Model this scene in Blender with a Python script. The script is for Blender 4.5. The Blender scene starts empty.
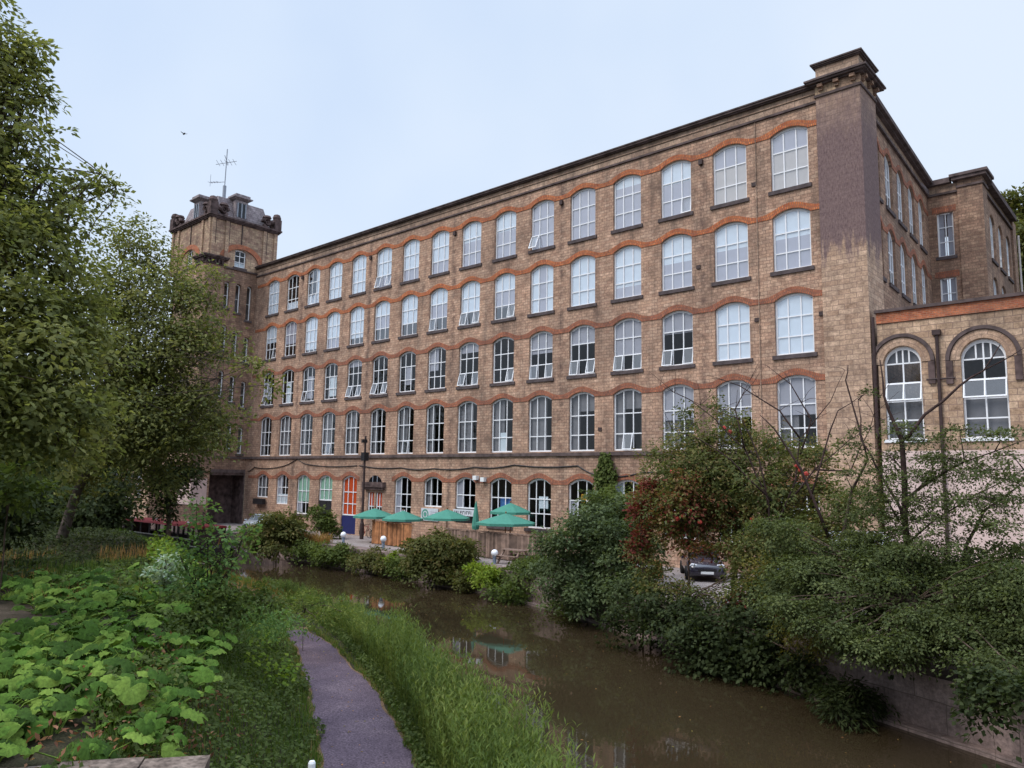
import bpy, math, random
import numpy as np
from mathutils import Vector, Matrix
random.seed(7)
rng = np.random.default_rng(11)
scene = bpy.context.scene
COL = scene.collection

# ------------------------------------------------------------------ camera
F_PX, PITCH, YAW, ROLL = 763.2575, 0.1251, -0.7326, 0.0174
CAM = np.array([14.2132, -36.2098, 0.0])
fw = np.array([math.sin(YAW)*math.cos(PITCH), math.cos(YAW)*math.cos(PITCH), math.sin(PITCH)])
_r = np.array([math.cos(YAW), -math.sin(YAW), 0.0]); _u = np.cross(_r, fw)
rt = _r*math.cos(ROLL)+_u*math.sin(ROLL); up = -_r*math.sin(ROLL)+_u*math.cos(ROLL)
cd = bpy.data.cameras.new('camera'); cam = bpy.data.objects.new('camera', cd); COL.objects.link(cam)
cd.sensor_width = 36; cd.lens = F_PX*36/1024; cd.clip_end = 6000; cd.clip_start = 0.1
M = Matrix(((rt[0], up[0], -fw[0], CAM[0]), (rt[1], up[1], -fw[1], CAM[1]), (rt[2], up[2], -fw[2], CAM[2]), (0, 0, 0, 1)))
cam.matrix_world = M
scene.camera = cam

def at(x, y, d):
    """world point at horizontal distance d from the camera station seen in direction of picture point x, y"""
    v = fw+rt*(x-512)/F_PX-up*(y-384)/F_PX
    return CAM+v*d/math.hypot(v[0], v[1])

# ------------------------------------------------------------------ levels
WATER, YARD, TOW, BANK = -5.7, -4.4, -5.1, -2.85
FX = [-400, -70, -40, -22, -13, -6, 2, 6, 11, 20, 30, 60, 400]
FY = [-5.8, -5.8, -6.1, -6.7, -7.5, -9.2, -12.7, -14.5, -16.5, -20.3, -25, -40, -200]
NX = [-400, -70, -40, -22, -13, -7, -1, 4, 8, 14, 22, 40, 400]
NY = [-14.8, -14.8, -15.0, -15.7, -17.0, -19.4, -22.3, -24.8, -26.9, -30.3, -35, -47, -220]
PX = [-400, -45, -22, -14, -8.2, -6.27, -3.6, -1.15, 1, 2.9, 8, 12, 40]
PY = [-18, -17.6, -17.9, -19.2, -21.55, -22.3, -23.6, -24.84, -26.07, -27.25, -30.4, -33, -55]
far_y = lambda x: np.interp(x, FX, FY)
near_y = lambda x: np.interp(x, NX, NY)
path_y = lambda x: np.interp(x, PX, PY)
def sstep(t): t = np.clip(t, 0, 1); return t*t*(3-2*t)
def wnoise(x, y):
    return (np.sin(x*.9+1.3*np.sin(y*.7))*np.cos(y*1.1+.8*np.sin(x*.5))+.5*np.sin(x*2.3+y*1.7))*.5
WA = np.array([5.2, -34.55]); WB = np.array([6.95, -32.05])
def wall_side(x, y):
    d = (WB-WA)/np.linalg.norm(WB-WA)
    return (x-WA[0])*d[1]-(y-WA[1])*d[0]
def H(x, y):
    x = np.asarray(x, float); y = np.asarray(y, float)
    yf, yn, pc = far_y(x), near_y(x), path_y(x)
    z = np.full(x.shape, YARD)
    z = z+sstep((y-34)/60)*22+sstep((-x-75)/80)*10
    bed = (y <= yf+.35) & (y >= yn)
    z = np.where(bed, -7.0, z)
    t = (pc-1.25-y)*.9
    top = BANK+.25*sstep((-x-6)/16)
    s = TOW+(top-TOW)*sstep(t/3.0)+sstep((t-3)/4)*wnoise(x, y)*.12
    s = s-1.6*sstep(wall_side(x, y)/.3)*(x > 0)*(t > .4)
    e = np.clip((yn-y)/.55, 0, 1)
    s = np.where(t < 0, -7+(TOW+7)*np.sqrt(e), s)
    s = s+sstep((-y-45)/60)*8
    return np.where(y < yn, s, z)

# ------------------------------------------------------------------ helpers
def tag(o, label=None, cat=None, group=None, kind=None):
    if label: o['label'] = label
    if cat: o['category'] = cat
    if group: o['group'] = group
    if kind: o['kind'] = kind
    return o
def empty(name, loc=(0, 0, 0), rz=0.0):
    o = bpy.data.objects.new(name, None); COL.objects.link(o)
    o.location = loc; o.rotation_euler = (0, 0, rz); o.empty_display_size = .2
    return o
def inst(name, me, parent=None, loc=(0, 0, 0), rot=(0, 0, 0)):
    o = bpy.data.objects.new(name, me); COL.objects.link(o)
    if parent: o.parent = parent
    o.location = loc; o.rotation_euler = rot
    return o
def copy_tree(o, parent=None):
    c = o.copy(); COL.objects.link(c)
    if parent: c.parent = parent
    for ch in o.children: copy_tree(ch, c)
    return c

class MB:
    def __init__(s): s.v = []; s.f = []; s.m = []; s.uv = []
    def vert(s, p): s.v.append(tuple(map(float, p))); return len(s.v)-1
    def face(s, pts, m=0, uv=None):
        s.f.append([s.vert(p) for p in pts]); s.m.append(m); s.uv.append(uv)
    def box(s, a, b, m=0):
        (x0, y0, z0), (x1, y1, z1) = a, b
        x0, x1 = min(x0, x1), max(x0, x1); y0, y1 = min(y0, y1), max(y0, y1); z0, z1 = min(z0, z1), max(z0, z1)
        P = [(x0, y0, z0), (x1, y0, z0), (x1, y1, z0), (x0, y1, z0), (x0, y0, z1), (x1, y0, z1), (x1, y1, z1), (x0, y1, z1)]
        for q in ((0, 3, 2, 1), (4, 5, 6, 7), (0, 1, 5, 4), (1, 2, 6, 5), (2, 3, 7, 6), (3, 0, 4, 7)):
            s.face([P[i] for i in q], m)
    def hexa(s, bot, top, m=0):
        s.face(bot[::-1], m); s.face(top, m)
        n = len(bot)
        for i in range(n): s.face([bot[i], bot[(i+1) % n], top[(i+1) % n], top[i]], m)
    def tube(s, pts, rad, n=6, m=0, cap=True):
        pts = [np.array(p, float) for p in pts]
        if not hasattr(rad, '__len__'): rad = [rad]*len(pts)
        rings = []; ref = None
        for i, p in enumerate(pts):
            t = pts[min(i+1, len(pts)-1)]-pts[max(i-1, 0)]; t = t/(np.linalg.norm(t)+1e-9)
            if ref is None: ref = np.array([1, 0, 0.]) if abs(t[2]) > .8 else np.array([0, 0, 1.])
            a = np.cross(t, ref); a /= np.linalg.norm(a)+1e-9; b = np.cross(t, a); ref = np.cross(a, t)
            rings.append([s.vert(p+rad[i]*(a*math.cos(k*2*math.pi/n)+b*math.sin(k*2*math.pi/n))) for k in range(n)])
        for i in range(len(rings)-1):
            for k in range(n):
                s.f.append([rings[i][k], rings[i][(k+1) % n], rings[i+1][(k+1) % n], rings[i+1][k]][::-1]); s.m.append(m); s.uv.append(None)
        if cap:
            s.f.append(rings[0][:]); s.m.append(m); s.uv.append(None)
            s.f.append(rings[-1][::-1]); s.m.append(m); s.uv.append(None)
    def lathe(s, prof, c=(0, 0, 0), n=16, m=0):
        rings = [[s.vert((c[0]+r*math.cos(k*2*math.pi/n), c[1]+r*math.sin(k*2*math.pi/n), c[2]+z)) for k in range(n)] for r, z in prof]
        for i in range(len(rings)-1):
            for k in range(n):
                s.f.append([rings[i][k], rings[i][(k+1) % n], rings[i+1][(k+1) % n], rings[i+1][k]]); s.m.append(m); s.uv.append(None)
    def mesh(s, name, mats, smooth=False):
        me = bpy.data.meshes.new(name); me.from_pydata(s.v, [], s.f)
        mats = mats if isinstance(mats, (list, tuple)) else [mats]
        for mt in mats: me.materials.append(mt)
        me.polygons.foreach_set('material_index', s.m)
        uvl = me.uv_layers.new(name='UVMap')
        vs = np.array(s.v)
        buf = np.zeros((len(me.loops), 2)); k = 0
        for f, uv in zip(s.f, s.uv):
            if uv is not None:
                for q in uv: buf[k] = q; k += 1
                continue
            P = vs[f]; e1 = P[1]-P[0]; e2 = P[2]-P[0]; nn = np.abs(np.cross(e1, e2))
            if nn[2] > max(nn[0], nn[1]): q = P[:, [0, 1]]
            elif nn[0] > nn[1]: q = P[:, [1, 2]]
            else: q = P[:, [0, 2]]
            buf[k:k+len(f)] = q; k += len(f)
        uvl.data.foreach_set('uv', buf.ravel())
        if smooth: me.polygons.foreach_set('use_smooth', [True]*len(me.polygons))
        me.update(); return me
    def build(s, name, mats, parent=None, smooth=False, loc=(0, 0, 0), rot=(0, 0, 0)):
        return inst(name, s.mesh(name, mats, smooth), parent, loc, rot)

# ------------------------------------------------------------------ materials
def newmat(name):
    m = bpy.data.materials.new(name); m.use_nodes = True
    nt = m.node_tree
    return m, nt, nt.nodes['Principled BSDF']
def N(nt, t, **kw):
    n = nt.nodes.new(t)
    for k, v in kw.items():
        if k in n.inputs: n.inputs[k].default_value = v
        else: setattr(n, k, v)
    return n
def rgba(c): return (c[0], c[1], c[2], 1)
def ramp(nt, fac, stops):
    r = nt.nodes.new('ShaderNodeValToRGB'); nt.links.new(fac, r.inputs[0])
    el = r.color_ramp.elements
    while len(el) < len(stops): el.new(.5)
    for e, (p, c) in zip(el, stops): e.position = p; e.color = rgba(c) if hasattr(c, '__len__') else (c, c, c, 1)
    return r.outputs[0]
def mix(nt, a, b, fac, mode='MIX'):
    n = nt.nodes.new('ShaderNodeMix'); n.data_type = 'RGBA'; n.blend_type = mode
    for sock, v in ((n.inputs[0], fac), (n.inputs[6], a), (n.inputs[7], b)):
        if hasattr(v, 'links') or hasattr(v, 'node'): nt.links.new(v, sock)
        elif hasattr(v, '__len__'): sock.default_value = rgba(v)
        else: sock.default_value = v
    return n.outputs[2]
def plain(name, c, rough=.6, metal=0, var=.15, scale=6.0, spec=.3):
    m, nt, b = newmat(name)
    tc = nt.nodes.new('ShaderNodeTexCoord')
    no = N(nt, 'ShaderNodeTexNoise', Scale=scale, Detail=5.0); nt.links.new(tc.outputs['Object'], no.inputs['Vector'])
    k = ramp(nt, no.outputs[0], [(.3, [q*(1-var) for q in c]), (.7, [min(1, q*(1+var)) for q in c])])
    nt.links.new(k, b.inputs['Base Color'])
    b.inputs['Roughness'].default_value = rough; b.inputs['Metallic'].default_value = metal
    b.inputs['Specular IOR Level'].default_value = spec
    return m
def stone(name, cs, mortar, bw=.5, rh=.2, soot=.6, streak=.4, sootcol=(.07, .055, .05), ms=.014, bump=.35, stain=False):
    """coursed stone or brick: per-block colour, broad grime and vertical rain streaks"""
    m, nt, b = newmat(name); L = nt.links.new
    uv = nt.nodes.new('ShaderNodeUVMap'); uv.uv_map = 'UVMap'
    br = N(nt, 'ShaderNodeTexBrick', Scale=1.0)
    br.inputs['Color1'].default_value = (0, 0, 0, 1); br.inputs['Color2'].default_value = (1, 1, 1, 1); br.inputs['Mortar'].default_value = (.5, .5, .5, 1)
    br.inputs['Mortar Size'].default_value = ms; br.inputs['Mortar Smooth'].default_value = .3
    br.inputs['Brick Width'].default_value = bw; br.inputs['Row Height'].default_value = rh
    # wobble so the joints are not ruler straight
    wn = N(nt, 'ShaderNodeTexNoise', Scale=2.2, Detail=2.0); L(uv.outputs[0], wn.inputs['Vector'])
    wm = nt.nodes.new('ShaderNodeVectorMath'); wm.operation = 'MULTIPLY_ADD'
    L(wn.outputs['Color'], wm.inputs[0]); wm.inputs[1].default_value = (.06, .05, 0); L(uv.outputs[0], wm.inputs[2])
    L(wm.outputs[0], br.inputs['Vector'])
    n = len(cs)
    col = ramp(nt, br.outputs['Color'], [((i+.5)/n, c) for i, c in enumerate(cs)])
    n1 = N(nt, 'ShaderNodeTexNoise', Scale=3.1, Detail=6.0, Roughness=.7); L(uv.outputs[0], n1.inputs['Vector'])
    col = mix(nt, col, ramp(nt, n1.outputs[0], [(.28, .5), (.72, 1.5)]), .8, 'MULTIPLY')
    nf = N(nt, 'ShaderNodeTexNoise', Scale=11.0, Detail=4.0, Roughness=.75); L(uv.outputs[0], nf.inputs['Vector'])
    col = mix(nt, col, ramp(nt, nf.outputs[0], [(.3, .55), (.7, 1.48)]), .75, 'MULTIPLY')
    nm = N(nt, 'ShaderNodeTexNoise', Scale=1.05, Detail=6.0, Roughness=.7); L(uv.outputs[0], nm.inputs['Vector'])
    col = mix(nt, col, ramp(nt, nm.outputs[0], [(.34, (.66, .64, .64)), (.5, (1, 1, 1)), (.66, (1.16, 1.15, 1.13))]), 1.0, 'MULTIPLY')
    col = mix(nt, col, mortar, br.outputs['Fac'])
    n2 = N(nt, 'ShaderNodeTexNoise', Scale=.22, Detail=7.0, Roughness=.65); L(uv.outputs[0], n2.inputs['Vector'])
    f2 = ramp(nt, n2.outputs[0], [(.40, 0.0), (.72, soot)])
    col = mix(nt, col, sootcol, f2)
    mp = N(nt, 'ShaderNodeMapping'); mp.inputs['Scale'].default_value = (1.6, .12, 1); L(uv.outputs[0], mp.inputs['Vector'])
    n3 = N(nt, 'ShaderNodeTexNoise', Scale=1.0, Detail=5.0, Roughness=.6); L(mp.outputs[0], n3.inputs['Vector'])
    f3 = ramp(nt, n3.outputs[0], [(.5, 0.0), (.75, streak)])
    col = mix(nt, col, sootcol, f3)
    if stain:   # old leak marks where the rainwater hoppers stand, every third pier
        sx = nt.nodes.new('ShaderNodeSeparateXYZ'); L(uv.outputs[0], sx.inputs[0])
        def op(o, a, b_=None):
            q = nt.nodes.new('ShaderNodeMath'); q.operation = o
            for i_, v_ in enumerate((a, b_)):
                if v_ is None: continue
                if hasattr(v_, 'node'): L(v_, q.inputs[i_])
                else: q.inputs[i_].default_value = v_
            return q.outputs[0]
        f = op('ABSOLUTE', op('SUBTRACT', op('FRACT', op('ADD', op('DIVIDE', sx.outputs[0], 9.6), 1.0+10)), .5))
        mr_ = nt.nodes.new('ShaderNodeMapRange'); L(f, mr_.inputs[0]); mr_.inputs[1].default_value = .0; mr_.inputs[2].default_value = .035; mr_.inputs[3].default_value = 1; mr_.inputs[4].default_value = 0
        n4 = N(nt, 'ShaderNodeTexNoise', Scale=1.7, Detail=5.0, Roughness=.7); L(uv.outputs[0], n4.inputs['Vector'])
        f4 = op('MULTIPLY', mr_.outputs[0], ramp(nt, n4.outputs[0], [(.42, 0.0), (.6, .8)]))
        col = mix(nt, col, (.085, .055, .05), f4)
    L(col, b.inputs['Base Color']); b.inputs['Roughness'].default_value = .92; b.inputs['Specular IOR Level'].default_value = .15
    bp = N(nt, 'ShaderNodeBump', Strength=bump, Distance=.03)
    hh = mix(nt, n1.outputs[0], (0, 0, 0), br.outputs['Fac']); L(hh, bp.inputs['Height']); L(bp.outputs[0], b.inputs['Normal'])
    return m
def leafmat(name, cs, trans=.45, rough=.6, gain=1.5, mottle=False):
    cs = [(min(.6, c[0]*gain*1.14), min(.6, c[1]*gain), min(.6, c[2]*gain*.9)) for c in cs]
    m, nt, b = newmat(name); L = nt.links.new
    a = nt.nodes.new('ShaderNodeAttribute'); a.attribute_name = 'tint'
    n = len(cs)
    c = ramp(nt, a.outputs['Fac'], [((i+.5)/n, q) for i, q in enumerate(cs)])
    L(c, b.inputs['Base Color']); b.inputs['Roughness'].default_value = rough; b.inputs['Specular IOR Level'].default_value = .12
    if mottle:
        g_ = nt.nodes.new('ShaderNodeTexCoord'); q_ = N(nt, 'ShaderNodeTexNoise', Scale=22.0, Detail=4.0, Roughness=.7); L(g_.outputs['Object'], q_.inputs['Vector'])
        c = mix(nt, c, ramp(nt, q_.outputs[0], [(.3, .6), (.7, 1.3)]), 1.0, 'MULTIPLY'); L(c, b.inputs['Base Color'])
    tr = nt.nodes.new('ShaderNodeBsdfTranslucent'); L(mix(nt, c, (1.0, 1.0, .55), 1.0, 'MULTIPLY'), tr.inputs[0])
    mx = N(nt, 'ShaderNodeMixShader'); mx.inputs[0].default_value = trans
    L(b.outputs[0], mx.inputs[1]); L(tr.outputs[0], mx.inputs[2])
    L(mx.outputs[0], nt.nodes['Material Output'].inputs[0])
    return m

MT = {}
BUFF = [(.435, .265, .185), (.50, .313, .215), (.535, .345, .242), (.465, .285, .20), (.57, .38, .272), (.51, .325, .228)]
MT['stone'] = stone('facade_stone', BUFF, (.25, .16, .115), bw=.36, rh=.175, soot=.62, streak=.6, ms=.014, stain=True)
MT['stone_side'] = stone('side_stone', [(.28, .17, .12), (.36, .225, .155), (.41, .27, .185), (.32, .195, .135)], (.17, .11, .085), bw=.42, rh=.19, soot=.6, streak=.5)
MT['stone_tower'] = stone('tower_stone', [(.36, .225, .16), (.48, .325, .22), (.56, .40, .26), (.42, .275, .19)], (.26, .175, .135), bw=.45, rh=.22, soot=.6, streak=.5)
MT['stone_annex'] = stone('annex_ashlar', [(.41, .27, .18), (.50, .345, .235), (.55, .385, .265), (.46, .31, .205)], (.26, .175, .135), bw=.62, rh=.27, soot=.6, streak=.4, ms=.016)
MT['pierstone'] = stone('pier_stone', [(.42, .275, .19), (.50, .34, .24), (.55, .38, .27), (.46, .31, .215)], (.26, .175, .135), bw=.55, rh=.24, soot=.35, streak=.3)
MT['brick'] = stone('arch_brick', [(.50, .135, .05), (.62, .205, .075), (.56, .175, .062), (.42, .115, .05)], (.27, .13, .085), bw=.10, rh=.25, soot=.4, streak=.4, ms=.018)
MT['brick_old'] = stone('weathered_arch_brick', [(.38, .125, .065), (.47, .17, .09), (.42, .145, .075), (.33, .115, .07)], (.21, .115, .085), bw=.10, rh=.25, soot=.55, streak=.45, ms=.018)
MT['brick_band'] = stone('parapet_brick', [(.42, .13, .06), (.50, .17, .08), (.36, .10, .05)], (.34, .20, .14), bw=.23, rh=.078, soot=.35, streak=.4, ms=.01)
MT['parapet'] = stone('parapet_stone', [(.40, .27, .195), (.48, .34, .25), (.44, .30, .22)], (.2, .15, .12), bw=.8, rh=.36, soot=.65, streak=.55)
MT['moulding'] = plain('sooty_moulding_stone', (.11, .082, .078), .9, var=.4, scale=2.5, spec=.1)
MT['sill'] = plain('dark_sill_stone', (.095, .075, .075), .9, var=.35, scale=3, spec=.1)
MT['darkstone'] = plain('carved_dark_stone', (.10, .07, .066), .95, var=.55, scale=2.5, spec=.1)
MT['slate'] = stone('slate_tiles', [(.26, .215, .225), (.34, .29, .29), (.30, .25, .26)], (.15, .13, .13), bw=.3, rh=.22, soot=.3, streak=.3)
MT['upvc'] = plain('white_frame', (.80, .80, .82), .4, var=.04)
MT['white'] = plain('white_paint', (.78, .78, .78), .5, var=.05)
MT['render'] = plain('pink_render', (.62, .47, .43), .9, var=.16, scale=1.2, spec=.1)
MT['wallin'] = plain('interior_plaster', (.34, .31, .30), .9, var=.1)
MT['wood'] = plain('warm_fence_wood', (.30, .13, .055), .75, var=.35, scale=3)
MT['woodgrey'] = plain('weathered_fence_wood', (.20, .135, .105), .85, var=.35, scale=3)
for nm_, k_, f_ in (('wood', 'pale', 1.35), ('wood', 'deep', .68), ('woodgrey', 'pale', 1.35), ('woodgrey', 'deep', .65)):
    c_ = (.30, .13, .055) if nm_ == 'wood' else (.20, .135, .105); MT[MT[nm_].name+'_'+k_] = plain(MT[nm_].name+'_'+k_, tuple(q*f_ for q in c_), .8, var=.35, scale=3)
MT['umbrella'] = plain('green_canvas', (.065, .235, .175), .8, var=.08)
MT['navy'] = plain('navy_panel', (.018, .022, .10), .5, var=.1)
MT['orange'] = plain('orange_blind', (.75, .10, .02), .7, var=.08)
MT['green'] = plain('mint_blind', (.36, .60, .46), .7, var=.06)
MT['blind'] = plain('white_blind', (.76, .83, .90), .7, var=.05, scale=2)
MT['lav'] = plain('grey_blind', (.47, .46, .53), .8, var=.06, scale=2)
MT['beige'] = plain('beige_blind', (.60, .54, .50), .8, var=.06, scale=2)
MT['curtain'] = plain('grey_curtain', (.24, .23, .25), .9, var=.15, scale=2)
MT['black'] = plain('black_metal', (.02, .018, .02), .5, var=.2)
MT['darkbrown'] = plain('rusty_dark_metal', (.05, .03, .028), .6, var=.3)
MT['grey'] = plain('grey_metal', (.28, .30, .34), .5, var=.12)
MT['bluegrey'] = plain('blue_grey_post', (.20, .24, .31), .55, var=.12)
MT['red'] = plain('red_paint', (.20, .02, .02), .85, var=.2)
MT['orangeplastic'] = plain('orange_plastic', (.42, .15, .045), .6, var=.2)
MT['rubber'] = plain('rubber', (.02, .02, .02), .8)
MT['chrome'] = plain('bright_trim', (.6, .6, .62), .25, metal=.9)
MT['bark'] = plain('bark', (.085, .06, .045), .95, var=.5, scale=5, spec=.1)
MT['bark_pale'] = plain('pale_bark', (.105, .082, .07), .95, var=.45, scale=4, spec=.1)
MT['berry'] = plain('red_berry', (.42, .055, .04), .5, var=.25)
MT['signboard'] = plain('faded_signboard', (.55, .57, .60), .6, var=.12)
MT['twig'] = plain('dark_twig', (.055, .035, .032), .9, var=.3, scale=5, spec=.1)
MT['globe'] = plain('opal_globe', (.85, .86, .90), .3, var=.02)
MT['poster_blue'] = plain('blue_poster', (.08, .22, .55), .6, var=.4, scale=2)
MT['poster_yellow'] = plain('yellow_poster', (.75, .38, .03), .6, var=.2)
MT['sign_green'] = plain('sign_green', (.10, .28, .22), .6, var=.1)
MT['concrete'] = stone('canal_wall_stone', [(.27, .195, .175), (.34, .25, .225), (.30, .22, .20)], (.17, .125, .11), bw=1.6, rh=.7, soot=.85, streak=.9, sootcol=(.035, .028, .022))
MT['wallstone'] = stone('garden_wall_stone', [(.19, .135, .10), (.25, .185, .14), (.22, .155, .12)], (.09, .07, .055), bw=.5, rh=.16, soot=.6, streak=.2, sootcol=(.07, .06, .04))
for k, c in dict(car_dark=(.022, .018, .03), car_white=(.62, .66, .72), car_blue=(.05, .09, .22), car_grey=(.50, .51, .53)).items():
    m = plain(k+'_paint', c, .25, var=.03, spec=.6); m.node_tree.nodes['Principled BSDF'].inputs['Coat Weight'].default_value = .6; MT[k] = m

# pier upper part: black lichen with a ragged lower edge
m = MT['pierstone']; nt = m.node_tree; L = nt.links.new; b = nt.nodes['Principled BSDF']
src = b.inputs['Base Color'].links[0].from_socket
uv = nt.nodes.new('ShaderNodeUVMap'); uv.uv_map = 'UVMap'
sx = nt.nodes.new('ShaderNodeSeparateXYZ'); L(uv.outputs[0], sx.inputs[0])
mpp = N(nt, 'ShaderNodeMapping'); mpp.inputs['Scale'].default_value = (2.2, .35, 1); L(uv.outputs[0], mpp.inputs['Vector'])
nn = N(nt, 'ShaderNodeTexNoise', Scale=1.5, Detail=7.0, Roughness=.7); L(mpp.outputs[0], nn.inputs['Vector'])
ma = nt.nodes.new('ShaderNodeMath'); ma.operation = 'MULTIPLY_ADD'; L(nn.outputs[0], ma.inputs[0]); ma.inputs[1].default_value = 6.0; L(sx.outputs[1], ma.inputs[2])
mr = nt.nodes.new('ShaderNodeMapRange'); L(ma.outputs[0], mr.inputs[0]); mr.inputs[1].default_value = 13.6; mr.inputs[2].default_value = 14.5
mr2 = nt.nodes.new('ShaderNodeMapRange'); L(ma.outputs[0], mr2.inputs[0]); mr2.inputs[1].default_value = 23.5; mr2.inputs[2].default_value = 19.5; mr2.inputs[3].default_value = .25
mm = nt.nodes.new('ShaderNodeMath'); mm.operation = 'MULTIPLY'; L(mr.outputs[0], mm.inputs[0]); L(mr2.outputs[0], mm.inputs[1])
mps = N(nt, 'ShaderNodeMapping'); mps.inputs['Scale'].default_value = (3.0, 1.0, 1); L(uv.outputs[0], mps.inputs['Vector'])
sp = N(nt, 'ShaderNodeTexNoise', Scale=5.0, Detail=6.0, Roughness=.75); L(mps.outputs[0], sp.inputs['Vector'])
spc = ramp(nt, sp.outputs[0], [(.3, (.07, .045, .052)), (.7, (.25, .17, .165))])
m2 = nt.nodes.new('ShaderNodeMath'); m2.operation = 'MULTIPLY'; L(mm.outputs[0], m2.inputs[0]); m2.inputs[1].default_value = .92
L(mix(nt, src, spc, m2.outputs[0]), b.inputs['Base Color'])

# glass: see-through, mirrors the sky more at a slant
def glass(name, ior, tint):
    m, nt, b = newmat(name); L = nt.links.new; nt.nodes.remove(b)
    fr = N(nt, 'ShaderNodeFresnel', IOR=ior)
    ge = nt.nodes.new('ShaderNodeNewGeometry'); mi = nt.nodes.new('ShaderNodeMapRange'); L(ge.outputs['Backfacing'], mi.inputs[0]); mi.inputs[3].default_value = ior; mi.inputs[4].default_value = 1/ior
    L(mi.outputs[0], fr.inputs['IOR'])
    gl = nt.nodes.new('ShaderNodeBsdfGlossy'); gl.inputs['Roughness'].default_value = .02
    no = N(nt, 'ShaderNodeTexNoise', Scale=.9, Detail=1.0); bp = N(nt, 'ShaderNodeBump', Strength=.05, Distance=.05)
    tc = nt.nodes.new('ShaderNodeTexCoord'); L(tc.outputs['Object'], no.inputs['Vector']); L(no.outputs[0], bp.inputs['Height']); L(bp.outputs[0], gl.inputs['Normal'])
    tr = nt.nodes.new('ShaderNodeBsdfTransparent'); tr.inputs[0].default_value = rgba(tint)
    mx = nt.nodes.new('ShaderNodeMixShader'); L(fr.outputs[0], mx.inputs[0]); L(tr.outputs[0], mx.inputs[1]); L(gl.outputs[0], mx.inputs[2])
    L(mx.outputs[0], nt.nodes['Material Output'].inputs[0]); return m
MT['glass'] = glass('window_glass', 1.55, (.8, .82, .82))
MT['film'] = glass('solar_film_glass', 3.0, (.92, .94, .96))
m, nt, b = newmat('car_glass'); b.inputs['Base Color'].default_value = (.01, .01, .012, 1); b.inputs['Roughness'].default_value = .05; MT['carglass'] = m

# water
m, nt, b = newmat('canal_water'); L = nt.links.new
b.inputs['Base Color'].default_value = (.032, .022, .0115, 1); b.inputs['Roughness'].default_value = .015; b.inputs['IOR'].default_value = 1.33
tc = nt.nodes.new('ShaderNodeTexCoord')
mp = N(nt, 'ShaderNodeMapping'); mp.inputs['Scale'].default_value = (1, 1.6, 1); L(tc.outputs['Object'], mp.inputs['Vector'])
no = N(nt, 'ShaderNodeTexNoise', Scale=2.2, Detail=4.0, Roughness=.55); L(mp.outputs[0], no.inputs['Vector'])
bp = N(nt, 'ShaderNodeBump', Strength=.02, Distance=.05); L(no.outputs[0], bp.inputs['Height']); L(bp.outputs[0], b.inputs['Normal'])
MT['water'] = m
# ground, tarmac, towpath
def groundmat(name, stops, scale, rough=.95, bump=.3, fine=40.0):
    m, nt, b = newmat(name); L = nt.links.new
    tc = nt.nodes.new('ShaderNodeTexCoord')
    a = N(nt, 'ShaderNodeTexNoise', Scale=scale, Detail=6.0, Roughness=.65); L(tc.outputs['Object'], a.inputs['Vector'])
    c = ramp(nt, a.outputs[0], stops)
    g = N(nt, 'ShaderNodeTexNoise', Scale=fine, Detail=3.0); L(tc.outputs['Object'], g.inputs['Vector'])
    L(mix(nt, c, ramp(nt, g.outputs[0], [(.3, .45), (.7, 1.5)]), .9, 'MULTIPLY'), b.inputs['Base Color'])
    b.inputs['Roughness'].default_value = rough; b.inputs['Specular IOR Level'].default_value = .15
    bp = N(nt, 'ShaderNodeBump', Strength=bump, Distance=.02); L(g.outputs[0], bp.inputs['Height']); L(bp.outputs[0], b.inputs['Normal'])
    return m
MT['soil'] = groundmat('bank_soil', [(.3, (.028, .022, .014)), (.5, (.038, .036, .017)), (.7, (.055, .038, .024))], 1.1)
MT['tarmac'] = groundmat('yard_tarmac', [(.3, (.22, .18, .17)), (.7, (.34, .29, .27))], .8)
MT['towpath'] = groundmat('towpath_stone_dust', [(.25, (.082, .058, .074)), (.5, (.112, .080, .098)), (.75, (.155, .112, .128))], .9, fine=28.0)
MT['copestone'] = groundmat('weathered_coping', [(.3, (.075, .055, .045)), (.5, (.14, .105, .085)), (.7, (.22, .17, .14))], 3.0, fine=16.0)
MT['edge'] = groundmat('dry_path_edge', [(.3, (.11, .07, .04)), (.7, (.19, .115, .065))], 5.0)

G1 = [(.035, .055, .016), (.052, .080, .024), (.070, .105, .030), (.095, .13, .040)]
MT['leaf_syc'] = leafmat('sycamore_leaf', [(.060, .080, .031), (.098, .122, .048), (.148, .175, .066), (.20, .22, .085)], trans=.55)
MT['leaf_ash'] = leafmat('ash_leaf', [(.056, .072, .030), (.086, .108, .042), (.128, .15, .056), (.17, .185, .07)], trans=.5)
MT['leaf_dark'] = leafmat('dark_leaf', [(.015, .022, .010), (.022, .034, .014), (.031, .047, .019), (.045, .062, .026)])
MT['leaf_mid'] = leafmat('mid_leaf', G1)
MT['leaf_olive'] = leafmat('olive_leaf', [(.040, .050, .016), (.060, .075, .025), (.082, .095, .034), (.115, .10, .042)])
MT['leaf_lime'] = leafmat('lime_leaf', [(.07, .13, .02), (.11, .18, .025), (.15, .22, .03), (.12, .16, .03)])
MT['leaf_blue'] = leafmat('bluish_leaf', [(.034, .054, .028), (.052, .080, .040), (.072, .105, .052), (.10, .14, .072)])
MT['leaf_red'] = leafmat('autumn_leaf', [(.05, .075, .025), (.075, .10, .03), (.12, .115, .04), (.17, .10, .055), (.20, .065, .05), (.13, .03, .03)], gain=1.2)
MT['leaf_crimson'] = leafmat('crimson_leaf', [(.10, .022, .025), (.15, .032, .034), (.19, .06, .045), (.11, .05, .03)], gain=1.1)
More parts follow.
